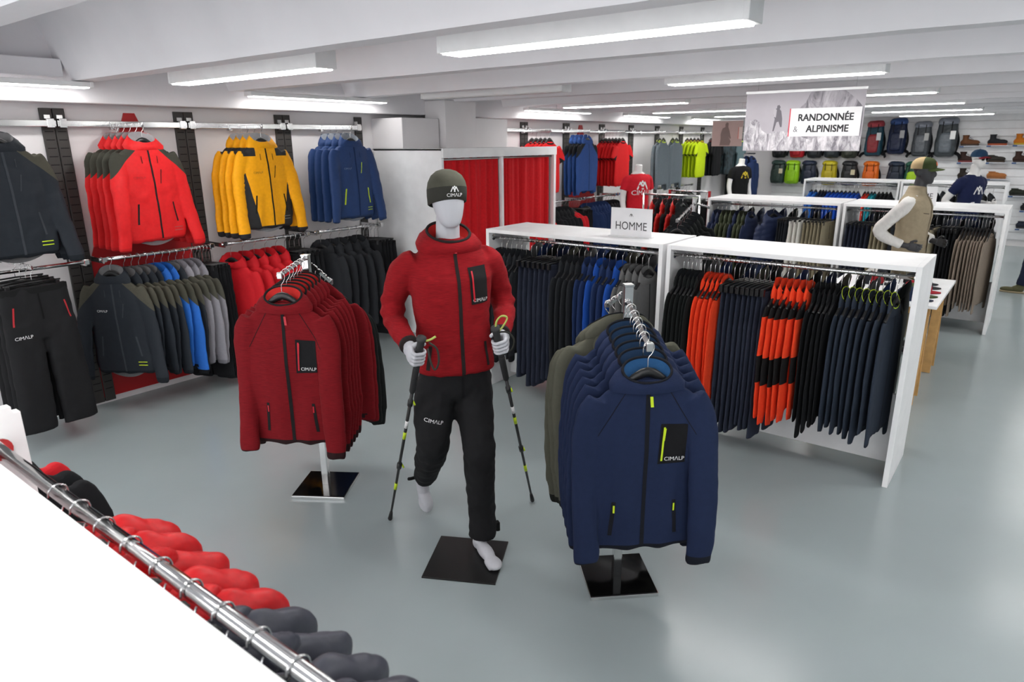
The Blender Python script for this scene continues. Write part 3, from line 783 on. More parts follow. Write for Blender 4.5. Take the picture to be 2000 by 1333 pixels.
ANC = {   # group: (what it is, landmark to count from, count from the far end of the row)
 'charcoal jackets on the low rail': ('charcoal jacket with olive shoulders', 'the outward turned charcoal jacket', 0), 'bright blue jackets on the low rail': ('bright blue jacket with olive shoulders', 'the charcoal ones', 0),
 'pale grey jackets on the low rail': ('pale grey jacket with olive shoulders', 'the bright blue ones', 0), 'black trousers on the low rail': ('pair of black trousers', 'the pale grey jackets', 0), 'red jackets on the low rail': ('red rain jacket', 'the upright under the yellow jackets', 0),
 'black trousers beside the red jackets': ('pair of black trousers', 'the red rain jackets', 0), 'charcoal rain jackets on the low rail': ('charcoal rain jacket', 'the black trousers by the red jackets', 0), 'black trousers beside the fitting room': ('pair of black trousers', 'the boxed duct by the fitting room', 1),
 'black fleeces on the gondola': ('black fleece', 'the middle end panels of the gondola', 0), 'plain orange fleeces': ('plain orange fleece', 'the black fleeces', 0), 'navy trousers on the gondola': ('pair of navy trousers', 'the plain orange fleeces', 0), 'orange and black fleeces': ('banded orange and black fleece', 'the navy trousers', 0),
 'black jackets on the gondola': ('black jacket', 'the banded orange fleeces', 0), 'slate jackets with lime trim': ('slate jacket with lime trim', 'the gondola end panel', 1), 'charcoal jackets at the gondola end': ('charcoal jacket', 'the gondola end near the curtains', 0),
 'navy trousers behind the mannequin': ('pair of navy trousers', 'the charcoal jackets near the curtains', 0), 'charcoal jackets beside blue ones': ('charcoal jacket', 'the navy trousers on the card sign gondola', 0), 'blue jackets below the card sign': ('navy or royal blue jacket', 'the charcoal jackets under the sign', 0),
 'grey fleeces on the gondola': ('grey fleece', 'the middle end panels of the gondola', 1), 'far side garments behind the orange fleeces': ('far side garment behind orange fleeces', 'the outer end panel', 0), 'far side garments behind the card sign': ('far side garment behind the card sign', 'the middle panel', 0),
 'quilted jackets edge on': ('quilted jacket', 'the corner of the second gondola row', 0), 'dark trousers on the second gondola': ('pair of dark trousers', 'the quilted jackets', 0), 'white trousers': ('pair of white trousers', 'the dark trousers', 0), 'beige trousers': ('pair of beige trousers', 'the white trousers', 0),
 'navy trousers by the vest mannequin': ('pair of navy trousers', 'the panel beside beige trousers', 0), 'beige trousers behind the vest mannequin': ('pair of beige trousers behind the vest mannequin', 'the navy ones', 0), 'trousers behind the vest': ('half hidden pair of trousers behind the vest', 'the beige ones', 0),
 'black trousers by the taupe shirts': ('pair of black trousers', 'the taupe shirts', 1), 'taupe shirts': ('taupe shirt', 'the far gondola end panel', 1), 'far side garments behind the taupe shirts': ('far side garment behind the taupe shirts', 'the end panel', 0), 'far side garments behind the quilted jackets': ('far side garment behind the quilted jackets', 'the middle panel', 0),
 'royal blue jackets far': ('royal blue jacket before the backpacks', 'the navy ones', 0), 'navy jackets far': ('dark navy jacket before the daypacks', 'the bright blue ones', 0), 'black jackets far': ('black jacket before the backpacks', 'the teal shirts', 0), 'charcoal jackets by the shoe wall': ('charcoal jacket before the shoe wall', 'the gondola end panel', 1),
 'sky blue jackets far': ('bright blue jacket before the daypacks', 'the gondola end', 0), 'orange shirts far': ('orange-red shirt before the orange daypack', 'the blue jackets', 0), 'teal shirts far': ('teal shirt before the orange daypack', 'the orange-red ones', 0),
 'red shirts on the far low rail': ('red low rail shirt', 'the fitting room post', 0), 'black jackets on the far low rail': ('black low rail jacket', 'the red shirts by the fitting room', 0), 'black trousers on the far low rail': ('pair of black trousers', 'the small red shirts on the rail', 0), 'red shirts amid black on the far rail': ('small red shirt amid black garments', 'the fitting room', 0),
 'blue jackets on the far low rail': ('blue low rail jacket', 'the black trousers near the card sign', 0), 'black jackets by the red torso': ('black low rail jacket', 'the red torso mannequin', 1), 'dark teal shirts on the far rail': ('dark teal shirt', 'the red torso mannequin', 0), 'lime shirts on the far rail': ('lime low rail shirt', 'the dark teal shirts', 0),
 'slate shirts on the far rail': ('slate low rail shirt', 'the lime ones', 0), 'pale grey shirts on the far rail': ('pale grey low rail shirt', 'the slate ones', 0)}
def row(kits, name, cat, n, p0, p1, rz, pal, label, group, sy=.5, clips=False, sc=1., pals=None, hl=None, sx=1.):
    """garments pressed side by side: each is as thick as its share of the rail, and their turn drifts slowly so that they nest"""
    pitch = (Vector(p1) - Vector(p0)).length / n
    along = (Vector(p1) - Vector(p0)).normalized(); eff = pitch * abs(along.x * math.sin(rz) - along.y * math.cos(rz)); ph = random.uniform(0, 6)
    for i in range(n):
        u = (i + .5) / n
        x = p0[0] + (p1[0] - p0[0]) * u; y = p0[1] + (p1[1] - p0[1]) * u; z = p0[2] + (p1[2] - p0[2]) * u
        k = kits[i % len(kits)] if isinstance(kits[0], list) else kits
        s = sc * random.uniform(.95, 1.0)
        lab = label if isinstance(label, str) else label[i % len(label)]; hl_ = hl
        if group in ANC and n > 1:
            b, a, rev = ANC[group]; o = ORD[n - 1 - i if rev else i]; lab = '%s %s counted from %s' % (o, b, a); hl_ = 'black hanger inside %s %s from %s' % (o, b, a)
        t_ = min(sy, FILL * eff / chord(k))
        garment(k, name, lab, cat, group, (x, y, z), rz + R(1.6 * math.sin(i * .8 + ph)),
                (pals[i % len(pals)] if pals else pal), (s * sx * random.uniform(.96, 1.0), t_ * random.uniform(.93, 1.0), s * random.uniform(.95, 1.03)), True, hl_, clips, .032)
FILL = .98
def stack_label(i, front, rest, base, anchor):
    return front if i == 0 else '%s %s behind the %s' % (ORD[i], base, anchor)
# ---------------------------------------------------------------- upper wall displays (arms straight out from the wall)
ZA = 2.135
def arm_set(x, n, kit, kit2, pal, lab_front, lab_rest, group, yf, dx=0., sp=.1, rz=0., name='shell_jacket'):
    faceout(x, ZA, YW - .075 - yf + .03, 'chrome display arm carrying ' + group)
    for i in range(n):
        garment(kit if i == 0 else kit2, name, lab_front if i == 0 else '%s, %s from the arm end' % (lab_rest, ORD[i]), 'jacket', group, (x, yf + i * sp, ZA), rz + R(random.uniform(-1.2, 1.2)) * (i > 0),
                pal, (1.0, .66 if i == 0 else .5, .91), True, 'chrome hooked hanger, %s from the outer arm end, of %s' % (ORD[i], group))
arm_set(2.44, 5, K_YOKE, K_YOKE, P_REDS, 'bright red shell jacket with olive shoulders, front of its stack on the wall', 'red shell jacket with olive shoulders tucked behind the front one', 'red jackets with olive shoulders', 5.22, rz=R(8))
arm_set(3.40, 4, K_PANEL, K_PANEL, P_YEL, 'yellow shell jacket with charcoal side panels, front of its stack on the wall', 'yellow shell jacket tucked behind the front yellow one', 'yellow jackets with charcoal panels', 5.22, rz=R(4))
arm_set(4.36, 4, K_PLAIN, K_PLAIN, P_BLU, 'blue shell jacket with lime zips, front of its stack on the wall', 'blue shell jacket tucked behind the front blue one', 'blue jackets with lime zips', 5.25, rz=R(2))
arm_set(1.53, 3, K_YOKE, K_YOKE, P_CHAR, 'charcoal shell jacket with olive shoulders and lime hem stripes above the ski trousers', 'charcoal shell jacket tucked behind the front charcoal one', 'charcoal jackets with lime stripes', 5.15, rz=R(5))
# trousers on a lower arm
P_SKI = dict(main=cloth('#1b1b1d', .8), zip=cloth('#0d0d0e'), pzip=plain('#b0202a', .5), cuff=cloth('#141415'))
t = empty('faceout_arm', (1.56, YW - .03, 1.245), 0, 'chrome display arm carrying the black ski trousers', 'display arm')
box('bar', (-.006, -.62, -.014), (.006, 0, .014), CHROME, t, .002); box('clip', (-.016, -.02, -.026), (.016, .03, .03), CHROME, t, .003)
for i in range(4):
    garment(K_PANTH, 'ski_trousers', 'black ski trousers with white lettering, front pair clipped under the charcoal jacket' if i == 0 else ORD[i] + ' pair of black ski trousers behind the front pair', 'trousers', 'black ski trousers on the wall',
            (1.56, 5.14 + i * .1, 1.245), R(6 + random.uniform(-4, 4)), P_SKI, (1.02, .8 if i == 0 else .6, 1.0), True, 'clip hanger of the %s ski trousers from the arm end' % ORD[i], True)
# ---------------------------------------------------------------- lower wall rails (fronts face the rear wall)
LZ, LY = 1.19, 5.42; W90 = R(-66)
garment(K_YOKE, 'shell_jacket', 'charcoal jacket with olive shoulders turned outwards at the rail end', 'jacket', 'charcoal jackets on the low rail', (2.155, LY, LZ), R(-56), P_CHAR, (.98, .42, .98))
def wrow(kits, name, cat, n, x0, x1, pal, lab, grp, **k): row(kits, name, cat, n, (x0, LY, LZ), (x1, LY, LZ), W90, pal, lab, grp, **k)
wrow(K_YL, 'shell_jacket', 'jacket', 4, 2.225, 2.445, P_CHAR, 'charcoal jacket with olive shoulders between turned charcoal jacket and bright blue ones', 'charcoal jackets on the low rail')
wrow(K_YL, 'shell_jacket', 'jacket', 2, 2.445, 2.565, P_SKY, 'bright blue jacket with olive shoulders on the low wall rail', 'bright blue jackets on the low rail')
wrow(K_YL, 'shell_jacket', 'jacket', 1, 2.565, 2.62, P_CHAR, 'charcoal jacket squeezed between bright blue and pale grey jackets', 'single charcoal jacket on the low rail')
wrow(K_YL, 'shell_jacket', 'jacket', 3, 2.62, 2.80, P_GRY, 'pale grey jacket with olive shoulders on the low wall rail', 'pale grey jackets on the low rail')
wrow(K_PANT, 'trousers', 'trousers', 5, 2.80, 2.945, P_BLK, 'black trousers clipped between pale grey jackets and red jackets', 'black trousers on the low rail', clips=True, sy=.55)
wrow(K_SL, 'shell_jacket', 'jacket', 5, 3.07, 3.62, P_RED2, 'red rain jacket hanging on the low wall rail below the yellow jackets', 'red jackets on the low rail', sy=.7)
wrow(K_PANT, 'trousers', 'trousers', 5, 3.63, 3.89, P_BLK, 'black trousers clipped between red and charcoal rain jackets', 'black trousers beside the red jackets', clips=True, sy=.55)
wrow(K_SL, 'shell_jacket', 'jacket', 5, 4.0, 4.55, P_CH2, 'charcoal rain jacket on the low wall rail below the blue jackets', 'charcoal rain jackets on the low rail', sy=.7)
wrow(K_PANT, 'trousers', 'trousers', 5, 4.56, 4.80, P_BLK, 'black trousers clipped beside the white fitting room side', 'black trousers beside the fitting room', clips=True, sy=.55)
# ---------------------------------------------------------------- two-way stands
DARKCH = plain('#0d0d0e', .08, .3)
def stand(loc, rz, top, fz0, fz1, bz0, bz1, ln, label, base=.31):
    t = empty('clothes_stand', loc, rz, label, 'clothes stand')
    b = box('base_plate', (-base / 2, -base / 2, .004), (base / 2, base / 2, .022), DARKCH, t, .003)
    box('base_edge', (-base / 2 - .003, -base / 2 - .003, 0), (base / 2 + .003, base / 2 + .003, .018), CHROME, b, .002)
    box('pole', (-.02, -.02, .02), (.02, .02, top), CHROME, t, .003)
    box('pole_cap', (-.022, -.022, top - .004), (.022, .022, top + .006), CHROME, t, .002)
    for s, z0, z1 in ((-1, fz0, fz1), (1, bz0, bz1)):
        bm = bmesh.new(); bm_tube(bm, [(0, s * .015, z0), (0, s * ln / 2, (z0 + z1) / 2), (0, s * ln, z1)], .011, 4); a = link('arm', bm_mesh(bm), CHROME, t)
        for k in range(7):
            u = (k + .6) / 7; link('notch_peg', tube_me([(0, s * ln * u, z0 + (z1 - z0) * u + .008), (0, s * ln * u, z0 + (z1 - z0) * u + .02)], .003, 5), CHROME, a)
        bm = bmesh.new(); bm_box(bm, (-.014, s * ln - .008, z1 - .016), (.014, s * ln + .008, z1 + .018), .004); link('end_stop', bm_mesh(bm), STEEL, a)
    return t
def on_arm(loc, rz, z0, z1, ln, s, fs, kits, name, cat, pal, labs, group, sys, extra=0., sc=1., zs=1.):
    for i, f in enumerate(fs):
        d = Vector((math.sin(rz), -math.cos(rz))) * (f * ln) * (1 if s < 0 else -1)
        garment(kits[i] if i < len(kits) else kits[-1], name, labs[0] if i == 0 else '%s, %s from the arm end' % (labs[1], ORD[i]), cat, group, (loc[0] + d.x, loc[1] + d.y, z0 + (z1 - z0) * f),
                rz + (0 if s < 0 else math.pi) + R(random.uniform(-1, 1)) + extra, pal if isinstance(pal, dict) else pal[i], (sc, sys[0] if i == 0 else sys[1], sc * zs), True, 'black hanger %s from the arm end of %s' % (ORD[i], group))
S2, R2 = (2.518, 1.323, 0), R(-47)
stand(S2, R2, 1.42, 1.355, 1.25, 1.39, 1.26, .34, 'chrome two-way stand with square base under the navy and olive fleeces')
on_arm(S2, R2, 1.355, 1.25, .34, -1, (.97, .77, .62, .47, .32, .17), [K_FLEECE, K_FLEECE2], 'fleece_jacket', 'jacket', [P_NAVF] + [P_NAVF2] * 5,
       ('navy fleece jacket with lime pocket zip, front of its chrome stand', 'navy hooded fleece jacket queued behind the front navy one'), 'navy fleeces on the stand', (.64, .41), 0, 1.0, .95)
V_, F_ = text_geo('DERIN'); link('hanger_print', raw([(v.x * .022, -.013, -.117 + v.y * .022) for v in V_], F_), BASEM['w'], HANGERS[-5])
on_arm(S2, R2, 1.39, 1.26, .34, 1, (.95, .6, .25), [K_FL[0], K_FL[1]], 'fleece_jacket', 'jacket', P_OLF,
       ('olive hooded fleece jacket at the back end of the chrome stand', 'olive hooded fleece jacket hanging close to the stand pole'), 'olive fleeces on the stand', (.6, .55), 0, 1.06)
S1, R1 = (2.26, 3.166, 0), R(-57)
stand(S1, R1, 1.41, 1.395, 1.365, 1.38, 1.19, .36, 'chrome two-way stand with square base under the dark red fleeces')
on_arm(S1, R1, 1.395, 1.365, .36, -1, (.98, .79, .65, .51, .37, .23), [K_FLEECE, K_FLEECE2], 'fleece_jacket', 'jacket', P_REDF,
       ('dark red fleece jacket with black chest pocket, front of its chrome stand', 'dark red fleece jacket queued behind the front one'), 'dark red fleeces on the stand', (.64, .41), 0, 1.0)
on_arm(S1, R1, 1.38, 1.19, .36, 1, (.9, .7, .5, .3), [K_FL[0], K_FL[1]], 'fleece_jacket', 'jacket', [P_BLKF, P_BLKF, P_REDF, P_REDF],
       ('black fleece jacket at the back end of the red fleece stand', 'fleece jacket on the back arm of the red fleece stand'), 'fleeces on the back arm', (.48, .48), 0, 1.0)
# ---------------------------------------------------------------- first gondola row
GX, GZ = 4.305, 1.26
UNITS = [(4.305, 520, 1316, 1786, 1.865, .555), (4.305, 520, 982, 1284, 3.435, 2.085), (8.585, 405, 1383, 1642, 3.31, 1.925), (8.585, 415, 1658, 1934, 1.72, .36), (13.655, 370, 1584, 1758, 3.50, 2.12), (13.655, 370, 1822, 1946, 1.62, .62)]
def grow(kits, name, cat, n, px0, px1, pal, lab, grp, x=GX, z=GZ, row_y=520, rz=R(-8), sx=None, **k):
    for ux, uy, pa, pb, ya, yb in UNITS:       # pixel column on the rail -> place between this unit's end panels
        if ux == x and pa <= px0 <= pb:
            A, B = y_at(pa, uy, x), y_at(pb, uy, x); f = lambda q: ya + (yb - ya) * (y_at(q, uy, x) - A) / (B - A); break
    row(kits, name, cat, n, (x, f(px0), z), (x, f(px1), z), rz, pal, lab, grp, sx=sx or (.79 if x == GX else .96), **k)
grow(K_FL, 'fleece_jacket', 'jacket', 6, 1316, 1368, P_BLKF, 'black fleece jacket hanging beside plain orange fleeces on the white gondola', 'black fleeces on the gondola')
grow(K_FL, 'fleece_jacket', 'jacket', 5, 1372, 1420, P_ORP, 'plain orange-red fleece jacket between black fleeces and navy trousers', 'plain orange fleeces')
grow(K_PANT, 'trousers', 'trousers', 9, 1422, 1520, P_NAVP, 'dark navy trousers clipped on the gondola between orange garments', 'navy trousers on the gondola', clips=True, sy=.6)
grow(K_BLOCK, 'fleece_jacket', 'jacket', 6, 1520, 1602, P_OR, 'orange fleece jacket with black arm bands on the white gondola', 'orange and black fleeces', sy=.5)
grow(K_SL, 'fleece_jacket', 'jacket', 5, 1606, 1662, P_BLK, 'black jacket between banded orange fleeces and slate jackets', 'black jackets on the gondola', sy=.5)
grow(K_FL, 'softshell_jacket', 'jacket', 8, 1664, 1786, P_SLATE, 'slate blue jacket with lime collar trim near the gondola end panel', 'slate jackets with lime trim', sy=.55)
grow(K_SL, 'shell_jacket', 'jacket', 6, 982, 1040, P_CH2, 'charcoal jacket hanging at the gondola end behind the red mannequin', 'charcoal jackets at the gondola end', sy=.5)
grow(K_PANT, 'trousers', 'trousers', 7, 1040, 1112, P_NAVP, 'dark navy trousers clipped behind the walking mannequin', 'navy trousers behind the mannequin', clips=True, sy=.6)
grow(K_SL, 'shell_jacket', 'jacket', 4, 1112, 1156, P_CH2, 'charcoal jacket between navy trousers and blue jackets on the gondola', 'charcoal jackets beside blue ones', sy=.6)
grow(K_SL, 'shell_jacket', 'jacket', 6, 1156, 1232, P_BLUE, ['navy blue jacket on the gondola below the card sign', 'navy blue jacket on the gondola below the card sign'], 'blue jackets below the card sign', sy=.6, pals=[P_BLUE, P_BLUE, P_RBLU])
grow(K_FL, 'fleece_jacket', 'jacket', 4, 1234, 1284, P_GREY, 'grey fleece jacket beside the middle end panels of the gondolas', 'grey fleeces on the gondola', sy=.6)
for (ya, yb, lab, grp) in ((.555, 1.865, 'dark garment on the far side rail of the orange fleece gondola', 'far side garments behind the orange fleeces'), (2.085, 3.435, 'dark garment on the far side rail of the card sign gondola', 'far side garments behind the card sign')):
    row(K_FL + K_SL, 'fleece_jacket', 'jacket', 15, (4.755, ya, GZ), (4.755, yb, GZ), math.pi, None, lab, grp, pals=[P_BLKF, P_BLUE, P_GREY, P_BLK, P_OLF, P_NAVF], sy=.45, sx=.79)
# ---------------------------------------------------------------- second and third gondola rows
X2, Z2 = 8.585, 1.23
P_PN = dict(main=nylon('#2c3553'), lining=cloth('#1b2138')); P_PO = dict(main=nylon('#474d39'), lining=cloth('#2a2d20')); P_PR = dict(main=nylon('#c3201c'), lining=cloth('#2a1414'))
P_WH = dict(main=cloth('#dcdad4')); P_BE = dict(main=cloth('#8f8670')); P_TA = dict(main=cloth('#877a6e')); P_DK = dict(main=cloth('#23262c'))
grow(K_PUFF, 'quilted_jacket', 'jacket', 9, 1383, 1468, None, ['navy or olive quilted jacket seen edge on in the puffer row'], 'quilted jackets edge on', x=X2, z=Z2, row_y=400, sy=.6, pals=[P_PN, P_PN, P_PO, P_PO, P_PO, P_PN, P_PO, P_PO, P_PN])
garment(K_PUFF[0], 'quilted_jacket', 'navy quilted jacket with hood turned outwards at the end of the puffer row', 'jacket', 'quilted jacket turned outwards', (X2, 2.585, Z2), R(-27), P_PN, (1.0, .5, 1.02))
grow(K_PANT, 'trousers', 'trousers', 4, 1533, 1557, P_DK, 'dark trousers between quilted jackets and white trousers', 'dark trousers on the second gondola', x=X2, z=Z2, row_y=410, clips=True, sy=.6)
grow(K_PANT, 'trousers', 'trousers', 3, 1558, 1588, P_WH, 'white trousers clipped on the second gondola row', 'white trousers', x=X2, z=Z2, row_y=410, clips=True, sy=.8)
grow(K_PANT, 'trousers', 'trousers', 6, 1590, 1642, P_BE, 'beige trousers clipped beside the white trousers', 'beige trousers', x=X2, z=Z2, row_y=410, clips=True, sy=.6)
grow(K_PANT, 'trousers', 'trousers', 6, 1658, 1706, P_NAVP, 'dark navy trousers left of the vest mannequin', 'navy trousers by the vest mannequin', x=X2, z=Z2, row_y=415, clips=True, sy=.6)
grow(K_PANT, 'trousers', 'trousers', 4, 1708, 1740, P_BE, 'beige trousers hanging behind the vest mannequin', 'beige trousers behind the vest mannequin', x=X2, z=Z2, row_y=415, clips=True, sy=.6)
grow(K_PANT, 'trousers', 'trousers', 6, 1742, 1830, P_WH, 'trousers hidden mostly behind the vest mannequin', 'trousers behind the vest', x=X2, z=Z2, row_y=415, clips=True, sy=.6, pals=[P_DK, P_BE, P_DK, P_WH])
grow(K_PANT, 'trousers', 'trousers', 5, 1832, 1872, P_BLK, 'black trousers between vest mannequin and taupe shirts', 'black trousers by the taupe shirts', x=X2, z=Z2, row_y=415, clips=True, sy=.6)
grow(K_CREW, 'long_sleeve_shirt', 'shirt', 9, 1874, 1934, P_TA, 'taupe long-sleeved shirt beside the far gondola end panel', 'taupe shirts', x=X2, z=Z2, row_y=415, sy=.7, sc=1.02)
for ya, yb, lab, grp in ((.36, 1.72, 'dark garment on the far side rail behind the taupe shirts', 'far side garments behind the taupe shirts'), (1.925, 3.31, 'dark garment on the far side rail behind the quilted jackets', 'far side garments behind the quilted jackets')):
    row(K_FL + K_PUFF, 'fleece_jacket', 'jacket', 10, (9.275, ya, Z2), (9.275, yb, Z2), math.pi, None, lab, grp, pals=[P_BLKF, P_NAVF, P_BLK, P_PN], sy=.5)
P_BB = dict(main=cloth('#1d4fb4')); P_TL = dict(main=cloth('#1f8fa0')); P_OR2 = dict(main=cloth('#d8382a'))
X3 = 13.655
for px0, px1, n, pal, lab, grp in ((1584, 1602, 2, P_SKY, 'bright blue jacket at the end of the backpack wall gondola', 'sky blue jackets far'), (1604, 1622, 3, P_NAVF, 'dark navy jacket on the backpack wall gondola', 'navy jackets far'),
                                   (1622, 1690, 8, P_BB, 'royal blue jacket in the long blue row before the backpacks', 'royal blue jackets far'), (1697, 1710, 2, P_OR2, 'orange-red shirt on the gondola before the orange backpack', 'orange shirts far'),
                                   (1711, 1724, 2, P_TL, 'teal shirt on the gondola before the orange backpack', 'teal shirts far'), (1726, 1758, 4, P_BLK, 'black jacket on the far gondola beside teal shirts', 'black jackets far')):
    grow(K_CREW, 'shirt', 'shirt', n, px0, px1, pal, lab, grp, x=X3, z=1.23, row_y=370, sy=.7)
grow(K_SL, 'jacket', 'jacket', 9, 1822, 1946, P_CH2, 'charcoal jacket on the far gondola by the shoe wall', 'charcoal jackets by the shoe wall', x=X3, z=1.23, row_y=372, sy=.7)
# ---------------------------------------------------------------- far part of the clothing wall
def far_arm(x, n, kits, name, cat, pal, lf, lr, grp, yf=5.25, rz=0., sp=.07, sx=1., zs=1.):
    if n > 5: sp = .058
    faceout(x, ZA, YW - .075 - yf + .03, 'chrome display arm carrying ' + grp)
    for i in range(n):
        garment(kits[i % len(kits)], name, lf if i == 0 else '%s, %s on its arm' % (lr, ORD[i]), cat, grp, (x, yf + i * sp, ZA), rz + R(random.uniform(-1, 1)), pal, (sx, min(.6, sp * .98 / chord(kits[i % len(kits)])), zs), True, 'hanger %s from the outer arm end of %s' % (ORD[i], grp))
P_TR = dict(main=cloth('#cf1d20'), cuff=BLK, collar=BLK); P_TLM = dict(main=cloth('#bcd414'), cuff=BLK, collar=cloth('#8a2c1a')); P_GL = dict(main=cloth('#6c767d'), collar=LIME); P_TB = dict(main=cloth('#17181b'), collar=cloth('#7a1c20'))
P_BJ = dict(main=cloth('#2c4b86'), yoke=cloth('#1a1c20'), band=cloth('#15171b'), zip=cloth('#1a2c50'))
far_arm(7.65, 5, K_TEE, 'short_sleeve_shirt', 'shirt', P_TR, 'red shirt peeking over the fitting room header, outermost', 'red shirt peeking over the fitting room header', 'red shirts above the fitting room')
far_arm(8.6, 4, K_YL, 'softshell_jacket', 'jacket', P_BJ, 'blue jacket with black shoulder patches beside the fitting room, outermost', 'blue jacket with black shoulder patches behind another', 'blue jackets beside the fitting room', zs=.91)
far_arm(9.62, 7, K_TEE, 'short_sleeve_shirt', 'shirt', P_TR, 'red short-sleeved shirt with black cuffs, outermost on its arm', 'red short-sleeved shirt with black cuffs queued behind', 'red shirts with black cuffs')
far_arm(11.55, 2, K_CREW, 'long_sleeve_shirt', 'shirt', P_GL, 'grey long-sleeved shirt with lime collar beside the lime shirts', 'grey long-sleeved shirt behind the one with lime collar', 'grey long-sleeved shirts', sx=.9)
far_arm(11.03, 2, K_CREW, 'long_sleeve_shirt', 'shirt', P_GL, 'grey long-sleeved shirt above the red mannequin torso', 'grey long-sleeved shirt second in its stack', 'grey shirts by the bare upright', sx=.9)
far_arm(12.65, 5, K_TEE, 'short_sleeve_shirt', 'shirt', P_TLM, 'lime yellow shirt with white emblem, outermost on its arm', 'lime yellow shirt queued behind the outermost one', 'lime shirts')
far_arm(13.45, 3, K_TEE, 'short_sleeve_shirt', 'shirt', P_TB, 'black shirt with white emblem beside the lime shirts', 'black shirt behind the one with white emblem', 'black shirts with white emblem', sx=.88)
mcam, N_, L_, B_ = node_mat('patterned_fabric'); mp, nz = var_color(N_, L_, B_, lin('#2b3a40'), .8, 12); B_.inputs['Roughness'].default_value = .85
P_CAM = dict(main=mcam, collar=LIME)
far_arm(14.1, 4, K_TEE, 'patterned_shirt', 'shirt', P_CAM, 'dark green patterned shirt below the small hiking banner, outermost', 'dark green patterned shirt behind another', 'patterned shirts', sx=.88)
far_arm(14.75, 3, K_TEE, 'patterned_shirt', 'shirt', dict(main=cloth('#5a6e73'), collar=LIME), 'grey green shirt beside the black torso mannequin, outermost', 'grey green shirt behind another', 'grey green shirts', sx=.88)
def mark(x, y, z, emb, text, size, mat, rz=0.): pass
def frow(kits, name, cat, n, x0, x1, pal, lab, grp, **k): row(kits, name, cat, n, (x0, LY, LZ), (x1, LY, LZ), W90, pal, lab, grp, **k)
frow(K_TEE, 'short_sleeve_shirt', 'shirt', 4, 7.2, 7.68, P_TR, 'red shirt on the low far rail beside the fitting room post', 'red shirts on the far low rail', sy=.6)
frow(K_SL, 'shell_jacket', 'jacket', 6, 7.8, 8.35, P_BLK, 'black jacket on the low far rail beside red shirts', 'black jackets on the far low rail', sy=.6)
frow(K_CREW, 'long_sleeve_shirt', 'shirt', 2, 8.37, 8.5, P_RED2, 'red long-sleeved shirt between black garments on the low far rail', 'red shirts amid black on the far rail', sy=.6)
frow(K_PANT, 'trousers', 'trousers', 5, 8.5, 8.72, P_BLK, 'black trousers on the low far rail beside the blue jackets', 'black trousers on the far low rail', sy=.6, clips=True)
frow(K_SL, 'shell_jacket', 'jacket', 6, 8.85, 9.4, P_BLUE, 'blue jacket on the low far rail behind the card sign', 'blue jackets on the far low rail', sy=.7)
frow(K_SL, 'shell_jacket', 'jacket', 4, 9.42, 9.75, P_BLK, 'black jacket on the low far rail beside the red torso mannequin', 'black jackets by the red torso', sy=.7)
frow(K_CREW, 'long_sleeve_shirt', 'shirt', 5, 10.0, 10.6, dict(main=cloth('#27373c')), 'dark teal shirt on the far rail beside the lime ones', 'dark teal shirts on the far rail', sy=.7)
frow(K_CREW, 'long_sleeve_shirt', 'shirt', 3, 10.85, 11.2, P_TLM, 'lime shirt on the low far rail among dark teal shirts', 'lime shirts on the far rail', sy=.7)
frow(K_CREW, 'long_sleeve_shirt', 'shirt', 6, 11.25, 12.2, dict(main=cloth('#2b3840')), 'slate shirt on the low far rail below the lime shirts', 'slate shirts on the far rail', sy=.7)
frow(K_CREW, 'long_sleeve_shirt', 'shirt', 3, 12.25, 12.7, dict(main=cloth('#8b938c')), 'pale grey shirt on the low far rail below the lime shirts', 'pale grey shirts on the far rail', sy=.7)
# navy jackets on an arm at the wall corner
t = empty('faceout_arm', (15.3, YW - .03, 1.72), 0, 'chrome arm on the far wall corner holding navy jackets', 'display arm')
box('bar', (-.006, -.6, -.014), (.006, 0, .014), CHROME, t, .002); box('clip', (-.016, -.02, -.026), (.016, .03, .03), CHROME, t, .003)
for i in range(5):
    garment(K_SL[i % 2], 'shell_jacket', ORD[i] + ' navy jacket on the corner arm counted from its outer end' if i < 4 else 'black jacket hanging innermost near the wall corner', 'jacket', 'navy jackets at the wall corner', (15.3, 5.15 + i * .11, 1.72), R(-6), P_BLUE if i < 4 else P_BLK, (1, .7, 1), True, 'hanger of the %s jacket on the wall corner arm' % ORD[i])
# ---------------------------------------------------------------- mid-shop rack with red puffers
t = empty('garment_rack', (8.62, 3.78, 0), R(-90), 'low rack with red corner posts and a chrome bar by the far wall', 'clothes rack')
REDP = plain('#a5161d', .4)
for s in (-.28, .28):
    for d in (-.2, .2): box('post', (s - .015, d - .015, 0), (s + .015, d + .015, 1.36 if d > 0 else .06), REDP, t, .003)
    box('foot', (s - .015, -.2, .0), (s + .015, .2, .03), REDP, t, .003)
tube('bar', [(-.28, .2, 1.35), (0, .2, 1.35), (.28, .2, 1.35)], .013, CHROME, t)
rl = Matrix.Rotation(R(-90), 3, 'Z')
for i in range(6):
    v = rl @ Vector((-.22 + i * .09, .2, 0)); garment(K_PANT[i % 2], 'trousers', ORD[i] + ' black trousers on the red-post rack from its outer post', 'trousers', 'trousers on the red-post rack', (8.62 + v.x, 3.78 + v.y, 1.35), R(-4), P_BLK, (1, .6, 1), True, 'clip hanger of the %s trousers on the red-post rack' % ORD[i], True)
S3, R3 = (6.8, y_at(1357, 393, 6.8), 0), R(-88)
stand(S3, R3, 1.43, 1.38, 1.24, 1.38, 1.3, .44, 'chrome two-way stand with dark hooded jackets near the gondola sign')
on_arm(S3, R3, 1.38, 1.24, .44, -1, (.95, .76, .57, .38, .19), [K_FL[0], K_FL[1]], 'fleece_jacket', 'jacket', P_BLKF, ('dark jacket with neck tag, front of the stand by the card sign', 'dark jacket with neck tag queued on the stand arm'), 'dark jackets on the stand by the sign', (.7, .6))
